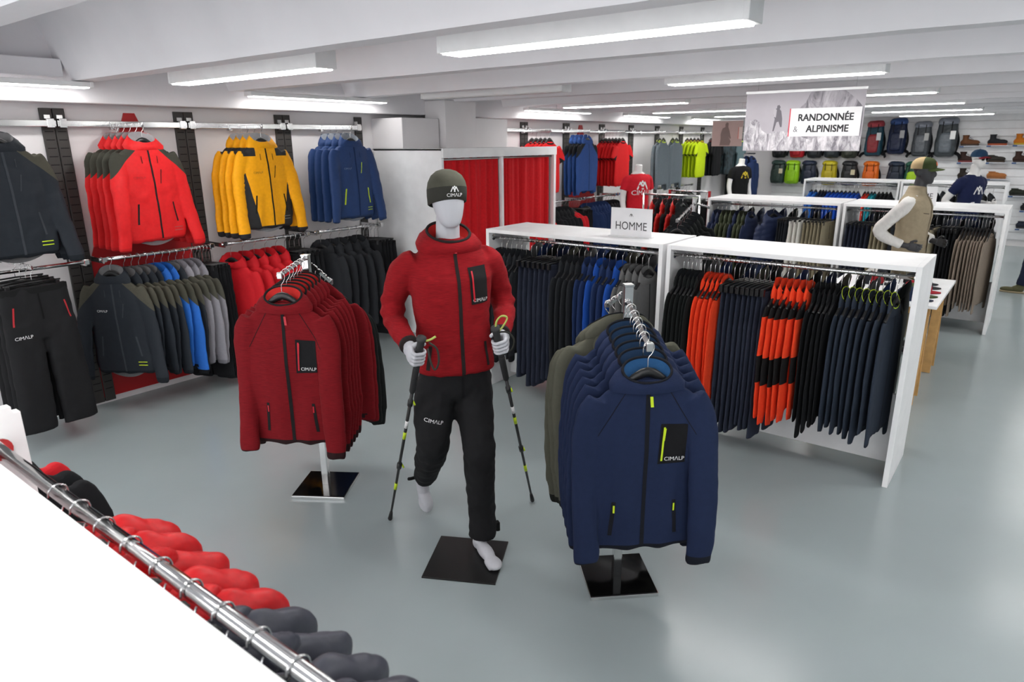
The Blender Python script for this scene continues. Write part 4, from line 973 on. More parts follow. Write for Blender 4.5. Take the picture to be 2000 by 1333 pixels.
for i in range(6):
    garment(K_PUFF[i % 2], 'quilted_jacket', (ORD[i // 2] + ' red quilted jacket on the slim rail from the card sign') if i % 2 == 0 else (ORD[i // 2] + ' black quilted jacket between red ones from the card sign'), 'jacket', 'red and black quilted jackets by the sign' if i % 2 == 0 else 'black quilted jackets by the sign',
            (7.75, y_at(1283 + i * 10, 400, 7.75), 1.375), R(-4), P_PR if i % 2 == 0 else P_BLK, (1, .36, 1), True, 'hanger in the %s %s quilted jacket from the card sign' % (ORD[i // 2], 'red' if i % 2 == 0 else 'black'))
t = empty('garment_rail', (7.75, y_at(1310, 400, 7.75), 0), 0, 'slim chrome rail on posts carrying the red quilted jackets', 'clothes rack')
tube('bar', [(0, -.36, 1.375), (0, 0, 1.375), (0, .36, 1.375)], .0125, CHROME, t)
for s in (-.36, .36): tube('post', [(0, s, 0), (0, s, .6), (0, s, 1.385)], .0125, CHROME, t); box('foot', (-.22, s - .015, 0), (.22, s + .015, .025), CHROME, t)
# ---------------------------------------------------------------- foreground gondola with down jackets
t = empty('display_gondola', (.1, 1.0, 0), 0, 'white topped gondola with thick chrome rail of red and grey down jackets', 'clothes rack')
WT = plain('#f2f2f2', .35)
box('top_board', (-.38, -1.4, 1.235), (.334, 1.03, 1.262), WT, t, .003)
bm = bmesh.new(); bm_box(bm, (-.5, 1.03, 0), (.43, 1.06, 1.352), 0); 
es = [e for e in bm.edges if abs(e.verts[0].co.x - .43) < 1e-4 and abs(e.verts[1].co.x - .43) < 1e-4 and abs(e.verts[0].co.z - 1.352) < 1e-4 and abs(e.verts[1].co.z - 1.352) < 1e-4]
bmesh.ops.bevel(bm, geom=es, offset=.018, segments=5, affect='EDGES'); link('end_panel', bm_mesh(bm), WT, t)
box('end_panel', (-.5, -.52, 0), (.42, -.49, 1.30), WT, t)
box('base_panel', (-.01, -.5, .05), (.01, 1.03, .5), WT, t)
rl = tube('hang_rail', [(.367, -1.4, 1.25), (.367, 0, 1.25), (.367, 1.03, 1.25)], .0155, CHROME, t, 14)
bm = bmesh.new(); bm_tube(bm, [(.367, 1.02, 1.25), (.367, 1.032, 1.25)], .03, 16); link('rail_socket', bm_mesh(bm), CHROME, rl)
P_DR = dict(main=nylon('#c8161c'), lining=cloth('#8a1014')); P_DG = dict(main=nylon('#41424c'), lining=cloth('#2a2b32'))
FGX = .467; DF = 1.05
def zy(px, py): d = ray(px, py); return d.y * FGX / d.x
yr0, yr1, yg1 = zy(98, 972), zy(352, 1177), zy(720, 1450)
pr_, pg_ = (yr0 - yr1) / 5, (yr1 - yg1) / 5
for i in range(5):
    garment(K_BIG[i % 3], 'down_jacket', ORD[i] + ' red down jacket counted from the foreground end panel', 'jacket', 'red down jackets in the foreground', (FGX, yr0 - pr_ * (i + .5), 1.252), R(1.5 * math.sin(i * 1.1)), P_DR, (.9, pr_ * DF / chord(K_BIG[i % 3]), 1.0), True, 'hanger in the %s red down jacket from the foreground end panel' % ORD[i])
for i in range(5):
    garment(K_BIG[(i + 1) % 3], 'down_jacket', ORD[i] + ' dark grey down jacket counted from the red down jackets', 'jacket', 'grey down jackets in the foreground', (FGX, yr1 - pg_ * (i + .5), 1.252), R(1.5 * math.sin(i * 1.3 + 2)), P_DG, (.9, pg_ * DF / chord(K_BIG[(i + 1) % 3]), 1.0), True, 'hanger in the %s grey down jacket from the red ones' % ORD[i])
for i in range(3):
    garment(K_SL[i % 2], 'shell_jacket', ORD[i] + ' black jacket just past the white foreground end panel' if i < 2 else 'red jacket just past the white foreground end panel', 'jacket', 'jackets past the foreground end panel', (.45, 2.14 + i * .1, 1.24), R(4), P_BLK if i < 2 else P_RED2, (1, .55, 1), True, 'hanger of the %s jacket past the foreground end panel' % ORD[i])
t = empty('garment_rail', (.45, 2.5, 0), 0, 'chrome rail beyond the white foreground end panel', 'clothes rack')
tube('bar', [(0, -.42, 1.24), (0, 0, 1.24), (0, .4, 1.24)], .0125, CHROME, t); tube('post', [(0, .4, 0), (0, .4, .6), (0, .4, 1.25)], .0125, CHROME, t); tube('post', [(0, -.42, 0), (0, -.42, .6), (0, -.42, 1.25)], .0125, CHROME, t)
# ---------------------------------------------------------------- mannequins and the person
MANQ = plain('#b9bac0', .55); MANW = plain('#eceae8', .45); DARKMAN = plain('#3c3c40', .5)
def radlerp(rs, n): 
    o = []
    for k in range((len(rs) - 1) * n + 1):
        i, f = divmod(k, n); o.append(rs[i] if f == 0 else rs[i] + (rs[i + 1] - rs[i]) * f / n)
    return o
def limb(bm, pr, n=4, seg=14): bm_tube(bm, bez([p for p, r in pr], n), radlerp([r for p, r in pr], n), seg)
def wr(seed, a=.006, b=.004):
    return lambda p, q: a * N3(p, 9, 1, 1, .6, seed) + b * N3(p, 22, 1, 1, 1.2, seed + 4)
def top_mesh(sections, arms, voxel=.010, seed=1., amp=(.006, .004), neck=None):
    bm = bmesh.new(); bm_loft(bm, [ring_pts(w_, d, z, 28, 2.3, y0, x0) for z, w_, d, y0, x0 in sections])
    for a in arms: limb(bm, a)
    if neck: limb(bm, neck)
    me = remesh(bm, voxel, 4); displace(me, wr(seed, *amp)); return me
def legs_mesh(hips, legs, voxel=.010, seed=2., amp=(.007, .005)):
    bm = bmesh.new(); bm_loft(bm, [ring_pts(w_, d, z, 24, 2.3, y0, x0) for z, w_, d, y0, x0 in hips])
    for l in legs: limb(bm, l)
    me = remesh(bm, voxel, 4); displace(me, wr(seed, *amp)); return me
def head_mesh(x0, y0, z0, s=1., features=True, turn=0., neck=True, headless=False):
    # z0 = chin height
    bm = bmesh.new()
    if not headless:
        secs = [(0, .026, .028, -.058), (.018, .045, .05, -.046), (.05, .059, .068, -.030), (.09, .069, .084, -.016), (.14, .075, .094, -.004), (.18, .073, .092, .002), (.215, .056, .07, .006), (.234, .028, .035, .006)]
        bm_loft(bm, [ring_pts(w_ * s, d * s, z * s, 24, 2.1, y * s) for z, w_, d, y in secs])
        if features:
            bm_ball(bm, (0, -.100 * s, .085 * s), (.012 * s, .018 * s, .026 * s), 12)
            bm_ball(bm, (0, -.088 * s, .045 * s), (.022 * s, .010 * s, .008 * s), 12)
            bm_ball(bm, (0, -.085 * s, .125 * s), (.045 * s, .014 * s, .008 * s), 12)
            for q in (-1, 1): bm_ball(bm, (q * .074 * s, .012 * s, .095 * s), (.010 * s, .02 * s, .032 * s), 12)
    M = Matrix.Translation((x0, y0, z0)) @ Matrix.Rotation(turn, 4, 'Z'); bmesh.ops.transform(bm, matrix=M, verts=bm.verts[:])
    if neck: limb(bm, [((x0, y0 + .012, z0 - .11), .066), ((x0, y0 + .01, z0 - .05), .056), ((x0, y0 + .0, z0 + .05 if not headless else z0 + .02), .053)])
    return remesh(bm, .006, 5)
def open_hand(wrist, d, palm_n, s=1., curl=.5, thumb=1):
    """relaxed hand: wrist point, direction d of the fingers, palm normal, thumb side (+1/-1)"""
    d = Vector(d).normalized(); n_ = Vector(palm_n); n_ = (n_ - d * n_.dot(d)).normalized(); b = d.cross(n_) * thumb; w0 = Vector(wrist)
    bm = bmesh.new(); rot = Matrix((d, b, n_)).transposed()
    bm_ball(bm, w0 + d * .05 * s, (.052 * s, .04 * s, .016 * s), 16, rot)
    limb(bm, [(tuple(w0 - d * .04 * s), .026 * s), (tuple(w0 + d * .03 * s), .026 * s)])
    for k, (off, ln) in enumerate(((.030, .072), (.010, .082), (-.010, .076), (-.029, .06))):
        p = w0 + d * .085 * s + b * off * s; pts = [(tuple(p - d * .02 * s), .0095 * s)]; a = .1
        for j in range(3):
            a += curl * (.5 + .25 * j); p = p + (d * math.cos(a) + n_ * math.sin(a)) * ln * s / 3; pts.append((tuple(p), (.009 - .001 * j) * s))
        limb(bm, pts, 2, 8)
    p = w0 + d * .03 * s + b * .035 * s
    limb(bm, [(tuple(p), .012 * s), (tuple(p + (b * .6 + d * .7 + n_ * .2) * .035 * s), .0105 * s), (tuple(p + (b * .7 + d * 1.5 + n_ * .5) * .035 * s), .009 * s)], 2, 8)
    return remesh(bm, .0035, 3)
def grip_hand(c, axis, outer, wrist, s=1., sgn=1):
    """fist closed round a shaft: c centre on shaft, axis up the shaft, outer = direction of the knuckles"""
    a = Vector(axis).normalized(); o = Vector(outer); o = (o - a * o.dot(a)).normalized(); t = a.cross(o) * sgn; c = Vector(c); bm = bmesh.new()
    rot = Matrix((o, t, a)).transposed()
    bm_ball(bm, c + o * .034 * s - t * .012 * s, (.017 * s, .034 * s, .044 * s), 16, rot)
    wv = Vector(wrist); m = c + o * .03 * s - t * .03 * s
    limb(bm, [(tuple(wv), .027 * s), (tuple((wv + m) / 2), .027 * s), (tuple(m), .029 * s)], 3, 12)
    for k in range(4):
        h = (.030 - .0205 * k) * s; r_ = (.0255 if k < 3 else .024) * s; pts = []
        for j in range(7):
            ph = R(8 + j * 33); rr = r_ + (.012 * s if j < 2 else 0)
            pts.append((tuple(c + a * (h - .002 * j * s) + (o * math.cos(ph) + t * math.sin(ph)) * rr), (.0090 - .0003 * j) * s))
        limb(bm, pts, 2, 8)
    pts = []
    for j in range(5):
        ph = R(-40 - j * 30); pts.append((tuple(c + a * (.030 + .004 * j) * s + (o * math.cos(ph) + t * math.sin(ph)) * (.030 + .003 * (j < 2)) * s), (.012 - .0009 * j) * s))
    limb(bm, pts, 2, 8)
    return remesh(bm, .0026, 2)
def foot_mesh(heel, toe, ankle, s=1., w_=.042):
    h, t_, an = Vector(heel), Vector(toe), Vector(ankle); d = (t_ - h); L_ = d.length; d.normalize()
    sd = d.cross(Vector((0, 0, 1)) if abs(d.z) < .8 else Vector((0, 1, 0))).normalized(); u = sd.cross(d).normalized()
    if u.dot(an - h) < 0: u = -u
    bm = bmesh.new(); rot = Matrix((d, sd, u)).transposed()
    bm_ball(bm, h + d * .04 + u * .035, (.042, .033, .036), 14, rot); bm_ball(bm, h + d * L_ * .45 + u * .032, (.09, .036, .032), 14, rot); bm_ball(bm, h + d * (L_ - .06) + u * .022, (.06, w_, .021), 14, rot)
    for k in range(5):
        e = h + d * (L_ - .035 - .008 * abs(k - 1)) + sd * (.03 - .0148 * k) + u * .014; bm_ball(bm, e, (.024, .0085, .012), 8, rot)
    limb(bm, [(tuple(an + (an - (h + d * .05)) * .6), .042), (tuple(an), .036), (tuple(h + d * .055 + u * .04), .036)], 3, 12)
    return remesh(bm, .0055, 4)
# --- walking mannequin in the dark red fleece
RZ1 = R(-32); M1 = empty('mannequin', (2.31, 2.14, 0), RZ1, 'grey faceless mannequin striding in dark red fleece, beanie and black trousers', 'mannequin')
bd = link('head', head_mesh(-.002, .0, 1.634, 1.0, False), MANQ, M1)
ARM_R = [((-.15, .01, 1.475), .07), ((-.205, .03, 1.44), .07), ((-.245, .065, 1.34), .061), ((-.262, .085, 1.245), .057), ((-.262, .02, 1.20), .053), ((-.252, -.08, 1.165), .048), ((-.242, -.165, 1.138), .043)]
ARM_L = [((.15, .01, 1.475), .07), ((.205, .03, 1.44), .07), ((.255, .065, 1.34), .061), ((.288, .08, 1.235), .057), ((.272, .01, 1.195), .053), ((.232, -.08, 1.165), .048), ((.192, -.155, 1.142), .043)]
top = top_mesh([(.945, .175, .118, -.005, .012), (.96, .19, .13, -.005, .012), (1.05, .182, .126, -.005, .01), (1.18, .176, .124, -.005, .004), (1.30, .186, .128, -.008, 0), (1.40, .196, .124, -.008, 0), (1.47, .188, .10, 0, 0), (1.53, .14, .085, .005, 0), (1.565, .09, .072, .008, 0), (1.58, .07, .06, .008, 0)], [ARM_R, ARM_L], .0085, 3., (.0035, .0045))
# sleeve creases at the elbows
displace(top, lambda p, q: (.006 * math.sin(p.z * 95 + p.y * 40) * max(0, 1 - abs(p.z - 1.24) / .1) * max(0, 1 - abs(p.y - .04) / .16)) if abs(p.x) > .2 else 0)
trt = bvh(top)
def m1_reg(p):
    if abs(p.x) > .205 and p.z < 1.43 or (p.y < -.1 and abs(p.x) > .17 and p.z > 1.1 and p.z < 1.2 and p.y < -.142): return 'sleeve_' + side(p)
    return 'body'
P_M1 = dict(main=knit('#88131a'), zip=cloth('#241c1c'))
tj = None
for k, m in sorted(split(top, m1_reg).items()):
    o = link('jacket_body' if k == 'body' else 'jacket_sleeve', m, P_M1['main'], M1)
    if k == 'body': tj = o
hr = [ring_pts(.150, .098, 1.535, 40, 2.2, .012, 0, .02), ring_pts(.155, .112, 1.556, 40, 2.2, .014, 0, .022), ring_pts(.134, .106, 1.585, 40, 2.2, .014, 0, .028), ring_pts(.098, .088, 1.606, 40, 2.2, .008, 0, .036)]
bm = bmesh.new(); bm_loft(bm, hr, (False, False)); bm_ball(bm, (0, .105, 1.50), (.125, .055, .10), 20); hm = bm_mesh(bm, True); displace(hm, wr(5., .006, .004))
ho = link('jacket_hood', hm, P_M1['main'], M1)
link('hood_trim', tube_me(hr[-1] + [hr[-1][0]], .007, 6, False), P_M1['zip'], ho)
link('hood_lining', loft_me([hr[-1], ring_pts(.088, .078, 1.59, 40, 2.2, .008, 0, .03), ring_pts(.075, .066, 1.555, 40, 2.2, .005, 0, .02)], (False, False)), cloth('#c22a26'), ho)
zo = link('zipper', patch(trt, [(.006, .95), (.024, .95), (.008, 1.575), (-.008, 1.575)], 2, 40, .003), P_M1['zip'], M1)
link('zip_pull', patch(trt, [(.0, 1.52), (.010, 1.52), (.008, 1.56), (.0, 1.56)], 1, 3, .009), plain('#c31a2c', .5), zo)
cp = link('chest_pocket', patch(trt, [(.062, 1.285), (.150, 1.29), (.143, 1.46), (.052, 1.455)], 10, 14, .003), cloth('#1b1a1b'), M1)
link('pocket_zip', patch(trt, [(.072, 1.30), (.08, 1.30), (.072, 1.44), (.064, 1.44)], 1, 8, .007), plain('#c31a2c', .5), cp)
link('brand_print', text_on(trt, 'CIMΛLP', .107, 1.305, .0225, .006), BASEM['w'], cp)
for s in (-1, 1): link('hand_pocket_zip', patch(trt, strip_quad(s * .13, .014, .98, 1.10, s * .015), 1, 8, .003), P_M1['zip'], M1)
for a in (ARM_R, ARM_L):
    e, f = Vector(a[-1][0]), Vector(a[-2][0]); dd = (e - f).normalized(); link('cuff', tube_me([tuple(e - dd * .012), tuple(e + dd * .006)], .045, 14), P_M1['zip'], M1)
LEG_L = [((.085, .0, .90), .105), ((.088, -.04, .78), .098), ((.080, -.11, .62), .084), ((.080, -.135, .54), .080), ((.086, -.125, .36), .075), ((.092, -.115, .20), .071), ((.094, -.115, .075), .070)]
LEG_R = [((-.085, .0, .90), .105), ((-.105, -.02, .78), .10), ((-.122, -.035, .63), .086), ((-.122, -.01, .55), .082), ((-.118, .10, .43), .073), ((-.112, .20, .32), .064), ((-.108, .26, .26), .058)]
pm_ = legs_mesh([(.80, .09, .08, 0, 0), (.84, .165, .115, 0, 0), (.90, .178, .122, 0, .005), (.97, .170, .115, 0, .01)], [LEG_L, LEG_R], .0095, 8., (.006, .006))
tp = link('trousers', pm_, cloth('#1a1a1c', .85), M1); trp = bvh(pm_)
link('brand_print', text_on(trp, 'CIMΛLP', -.135, .735, .026, .004, -.25), BASEM['w'], tp)
link('fly', patch(trp, strip_quad(.012, .012, .83, .94), 1, 6, .003), cloth('#0e0e10'), tp)
box('hem_tab', (.165, -.13, .085), (.185, -.10, .135), cloth('#141415'), tp, .004); link('hem_strap', tube_me([(-.155, .27, .26), (-.185, .26, .262), (-.20, .25, .268)], .009, 6), cloth('#141415'), tp)
link('foot', foot_mesh((.068, -.085, .008), (.092, -.36, .008), (.075, -.11, .1)), MANQ, M1)
link('foot', foot_mesh((-.107, .405, .165), (-.088, .315, .005), (-.107, .34, .215)), MANQ, M1)
GL = ((-.211, -.262, 1.175), (-.302, .315, .01)); GR = ((.132, -.262, 1.185), (.504, .216, .01))
for (g, tip), wrist, outer, sg in ((GL, ARM_R[-1][0], (-1, -.15, 0), 1), (GR, ARM_L[-1][0], (1, -.15, 0), -1)):
    ax = (Vector(g) - Vector(tip)).normalized(); c = Vector(g) - ax * .075
    link('hand', grip_hand(c, ax, outer, wrist, 1.0, sg), MANQ, M1)
bp = box('base_plate', (-.18, -.18, 0), (.18, .18, .008), plain('#161616', .35), M1, .002); bp.location = (-.014, -.186, 0); bp.rotation_euler = (0, 0, R(-30))
tube('support_rod', [(.118, -.075, .004), (.118, -.075, .13), (.105, -.09, .2)], .007, BLACKP, M1)
# beanie
bn = empty('beanie', (2.31, 2.14, 0), RZ1, 'dark olive beanie with white emblem worn by the walking mannequin', 'hat')
b1 = [(1.732, .080, .099, -.026), (1.736, .086, .106, -.026), (1.775, .0885, .107, -.022), (1.80, .0885, .106, -.018)]
b2 = [(1.80, .0885, .106, -.018), (1.83, .083, .098, -.010), (1.858, .068, .082, -.004), (1.877, .044, .052, 0), (1.885, .018, .02, 0), (1.886, .004, .004, 0)]
band = loft_me([ring_pts(w_, d, z, 36, 2.1, .004, -.002, tl) for z, w_, d, tl in b1], (False, False)); crown = loft_me([ring_pts(w_ * (1.0), d, z, 36, 2.1, .004, -.002, tl) for z, w_, d, tl in b2], (False, True))
bo = link('band', band, cloth('#34342f', .9), bn); link('crown', crown, cloth('#4b4b41', .9), bn)
trb = bvh(loft_me([ring_pts(w_, d, z, 36, 2.1, .004, -.002, tl) for z, w_, d, tl in b1 + b2[1:]], (False, True)))
link('brand_print', text_on(trb, 'CIMΛLP', .005, 1.778, .021, .003), BASEM['w'], bo); link('emblem', emblem_on(trb, .005, 1.804, .017, .003), BASEM['w'], bo)
# trekking poles
def trek(g, tip, lab, loop, dark=None):
    t = empty('trekking_pole', (2.31, 2.14, 0), RZ1, lab, 'trekking pole', 'trekking poles of the walking mannequin'); g, tip = Vector(g), Vector(tip); a = (tip - g); L_ = a.length; a.normalize()
    P = lambda s: tuple(g + a * s)
    G = tube('grip', [P(-.03), P(-.025), P(-.012), P(0), P(.06), P(.14), P(.15)], [.010, .021, .022, .017, .0155, .015, .0145], plain('#2b2b2c', .7), t, 12)
    tube('lower_grip', [P(.15), P(.17), P(.3), P(.31)], [.014, .0155, .0145, .011], plain('#222224', .85), t, 10)
    tube('shaft', [P(.30), P(.7), P(L_ - .05)], [.0088, .008, .0062], plain('#1c1d1e', .4), t, 8)
    for s in (.36, .82): 
        c = tube('clamp', [P(s), P(s + .035)], .013, plain('#151516', .4), t, 10); q = g + a * (s + .01); link('lever', tube_me([tuple(q + Vector((.012, 0, 0))), tuple(q + Vector((.02, 0, -.02)))], .005, 6), LIME, c)
    for s in (.5, .58, .98): tube('shaft_print', [P(s), P(s + .05)], .0086, LIME if s != .5 else BASEM['w'], t, 8)
    tube('tip', [P(L_ - .07), P(L_ - .04), P(L_ - .01), P(L_)], [.008, .011, .013, .010], plain('#111112', .6), t, 8)
    link('wrist_strap', tube_me(bez([tuple(g + Vector(v)) for v in loop], 4), .0055, 6, True, .15), plain('#b9c466', .7), t)
    if dark: link('strap_tail', tube_me(bez([tuple(g + Vector(v)) for v in dark], 4), .005, 6, True, .2), plain('#2a2a24', .8), t)
trek(*GL, 'black trekking pole with lime strap in the right hand of the mannequin', ((0, 0, .005), (.02, -.018, .008), (.04, -.028, .016), (.058, -.034, .028)), ((.03, -.02, .0), (.062, -.03, -.03), (.068, -.03, -.09), (.05, -.025, -.125), (.034, -.02, -.085), (.026, -.01, -.03)))
trek(*GR, 'black trekking pole with lime strap in the left hand of the mannequin', ((0, 0, .0), (-.005, -.02, .05), (.02, -.02, .075), (.05, -.01, .06), (.02, -.02, .02), (.0, -.01, .0)), ((.0, -.01, .0), (.05, -.01, -.005), (.085, 0, -.045), (.075, 0, -.09), (.05, .02, -.11)))
# --- vest mannequin
def cap_on(x, y, z, rz, cols, label, s=1., droop=1.):
    t = empty('cap', (x, y, z), rz, label, 'cap')
    secs = [(0, .083, .102), (.03, .084, .103), (.06, .077, .094), (.085, .056, .07), (.098, .03, .036), (.101, .004, .005)]
    me = loft_me([ring_pts(w_ * s, d * s, zz * s, 32, 2.1, .0) for zz, w_, d in secs], (False, True))
    reg = split(me, lambda p: 'f' if p.y < -.012 * s else 'b', [((0, -.012 * s, 0), (0, 1, 0))])
    if 'f' in reg: link('front_panel', reg['f'], cols[0], t)
    link('rear_panel', reg['b'], cols[1], t)
    V = []; F = []
    for lay in (0, .004):
        for j in range(6):
            for i in range(13):
                u = i / 12 * 2 - 1; r_ = j / 5; xx = u * .078 * s * (1 - .12 * r_); V.append((xx, -.055 * s - math.sqrt(max(0, 1 - u * u)) * .042 * s - r_ * .072 * s * math.sqrt(max(.0, 1 - (u * .92) ** 2)), .006 + lay - droop * (.012 * r_ * s + .018 * u * u * s)))
    for l in (0, 78):
        for j in range(5):
            for i in range(12): q = (l + j * 13 + i, l + j * 13 + i + 1, l + (j + 1) * 13 + i + 1, l + (j + 1) * 13 + i); F.append(q if l else q[::-1])
    link('brim', raw(V, F, True), cols[2], t)
    bm = bmesh.new(); bm_ball(bm, (0, 0, .102 * s), (.007, .007, .005), 8); link('button', bm_mesh(bm, True), cols[0], t)
    if len(cols) > 3:
        b = bvh(me); e = patch(b, [(-.022, .03), (.022, .03), (.018, .06), (-.018, .06)], 4, 4, .003); link('badge', e, cols[3], t)
    return t
def std_legs(bw=.085, stance=.10, fwd=0.):
    L = lambda s: [((s * .085, .0, .90), .105), ((s * .09, -.01, .75), .095), ((s * stance, -.015 - fwd * s, .5), .078), ((s * stance, .0 - fwd * s * 2, .25), .072), ((s * stance, .01 - fwd * s * 3, .09), .068)]
    return [L(1), L(-1)]
TSEC = [(.90, .165, .115, 0, 0), (1.0, .172, .115, 0, 0), (1.15, .165, .11, 0, 0), (1.3, .185, .118, -.005, 0), (1.4, .19, .112, 0, 0), (1.46, .175, .095, .005, 0), (1.51, .12, .078, .01, 0), (1.54, .075, .06, .012, 0)]
HIPS = [(.80, .09, .08, 0, 0), (.84, .16, .11, 0, 0), (.92, .165, .115, 0, 0), (.97, .15, .105, 0, 0)]
def base_disc(t, r_=.18): bm = bmesh.new(); bm_tube(bm, [(0, .02, 0), (0, .02, .01)], r_, 32); link('base_plate', bm_mesh(bm), STEEL, t)
VX, VY = 7.45, .95; RZ2 = R(-8)
m2 = empty('mannequin', (VX, VY, 0), RZ2, 'dark grey faced mannequin in beige vest over a white shirt behind the cap table', 'mannequin')
ar = [((-.14, .01, 1.43), .068), ((-.19, .03, 1.40), .066), ((-.235, .13, 1.28), .060), ((-.25, .21, 1.17), .056), ((-.235, .12, 1.10), .05), ((-.20, .01, 1.05), .044)]
al = [(( .14, .01, 1.43), .068), ((.19, .02, 1.40), .066), ((.235, .05, 1.28), .060), ((.25, .08, 1.17), .056), ((.235, -.03, 1.11), .05), ((.20, -.13, 1.07), .044)]
link('head', head_mesh(0, -.02, 1.60, 1.0, True), DARKMAN, m2)
link('shirt', top_mesh(TSEC, [ar, al], .011, 4., (.004, .004)), cloth('#e6e4e0', .8), m2)
ve = top_mesh([(z, w_ + .022, d + .02, y, x) for z, w_, d, y, x in TSEC[:-2]] + [(1.50, .13, .088, .008, 0), (1.54, .092, .078, .008, 0), (1.575, .08, .072, .006, 0), (1.58, .06, .055, .006, 0)], [], .010, 6., (.006, .004)); tv = bvh(ve)
vo = link('vest', ve, cloth('#a2947c', .85), m2)
for s in (-1, 1):
    link('vest_pocket', patch(tv, [(s * .05, .96), (s * .15, .96), (s * .15, 1.10), (s * .05, 1.10)], 5, 6, .010), cloth('#978a73', .85), vo)
    link('pocket_flap', patch(tv, [(s * .05, 1.09), (s * .15, 1.09), (s * .15, 1.125), (s * .05, 1.125)], 5, 2, .014), cloth('#a2947c', .85), vo)
    link('chest_zip', patch(tv, [(s * .06, 1.33), (s * .14, 1.34), (s * .14, 1.347), (s * .06, 1.337)], 4, 1, .004), cloth('#5d5444'), vo)
link('vest_zipper', patch(tv, strip_quad(0, .014, .92, 1.56), 1, 30, .004), cloth('#6e634f'), vo)
link('hand', open_hand((-.19, -.02, 1.045), (.35, -1, -.2), (1, .2, 0), 1., .5, 1), DARKMAN, m2); link('hand', open_hand((.19, -.16, 1.06), (-.3, -1, -.1), (-1, 0, 0), 1., .5, -1), DARKMAN, m2)
link('trousers', legs_mesh(HIPS, std_legs(), .012, 5.), cloth('#6d6554'), m2)
for s in (-1, 1): link('foot', foot_mesh((s * .10, .05, .01), (s * .115, -.20, .01), (s * .10, .03, .1)), DARKMAN, m2)
base_disc(m2)
def on_head(x, y, rz, ly, z): return (x - math.sin(rz) * ly, y + math.cos(rz) * ly, z)
cap_on(*on_head(VX, VY, RZ2, -.02, 1.735), RZ2, (cloth('#3f4a2a'), cloth('#b09a74'), cloth('#4a5730'), plain('#d9632a', .6)), 'green and tan cap with orange badge on the vest mannequin', 1.04)
# --- navy shirt mannequin
TX, TY = 11.55, .83; RZ3 = R(-35)
m3 = empty('mannequin', (TX, TY, 0), RZ3, 'white mannequin in navy short-sleeved shirt with bent arms behind the taupe shirts', 'mannequin')
ar = [((-.14, .01, 1.43), .06), ((-.19, .02, 1.40), .06), ((-.245, .09, 1.27), .052), ((-.27, .15, 1.15), .045), ((-.23, .03, 1.10), .042), ((-.17, -.10, 1.09), .034)]
al = [((.14, .01, 1.43), .06), ((.19, .02, 1.40), .06), ((.235, .07, 1.27), .052), ((.25, .11, 1.15), .045), ((.22, -.04, 1.12), .042), ((.16, -.18, 1.13), .034)]
link('body', top_mesh([(z, w_ - .012, d - .012, y, x) for z, w_, d, y, x in TSEC], [ar, al], .010, 4., (0, 0), [((0, .01, 1.5), .06), ((0, -.01, 1.66), .055)]), MANW, m3)
link('head', head_mesh(0, -.03, 1.61, 1.0, True), MANW, m3)
ts = top_mesh(TSEC[:-1] + [(1.52, .1, .07, .01, 0)], [[(p, r_ + .012) for p, r_ in a[:3]] for a in (ar, al)], .011, 7.); to_ = link('shirt', ts, cloth('#1a2246'), m3); tt = bvh(ts)
link('emblem', emblem_on(tt, 0, 1.31, .075, .005), BASEM['w'], to_)
link('hand', open_hand((-.165, -.12, 1.09), (.2, -1, .1), (1, 0, 0), 1., .9, 1), MANW, m3); link('hand', open_hand((.155, -.2, 1.13), (-.2, -1, .15), (-1, 0, 0), 1., .9, -1), MANW, m3)
link('trousers', legs_mesh(HIPS, std_legs(), .012, 5.), cloth('#20242c'), m3)
for s in (-1, 1): link('foot', foot_mesh((s * .10, .05, .01), (s * .115, -.20, .01), (s * .10, .03, .1)), MANW, m3)
base_disc(m3)
cap_on(*on_head(TX, TY, RZ3, -.03, 1.755), RZ3, (cloth('#26405c'), cloth('#2c4a66'), cloth('#8a2c36')), 'blue running cap with dark red brim on the navy shirt mannequin', 1.02)
gl = empty('sunglasses', on_head(TX, TY, RZ3, -.03, 1.725), RZ3, 'dark sunglasses on the navy shirt mannequin', 'sunglasses')
for s in (-1, 1):
    bm = bmesh.new(); bm_ball(bm, (s * .034, -.096, 0), (.031, .009, .019), 12); link('lens', bm_mesh(bm, True), plain('#1a1512', .1), gl); tube('temple', [(s * .063, -.088, .004), (s * .076, -.03, .006), (s * .078, .02, 0)], .0035, BLACKP, gl, 6)
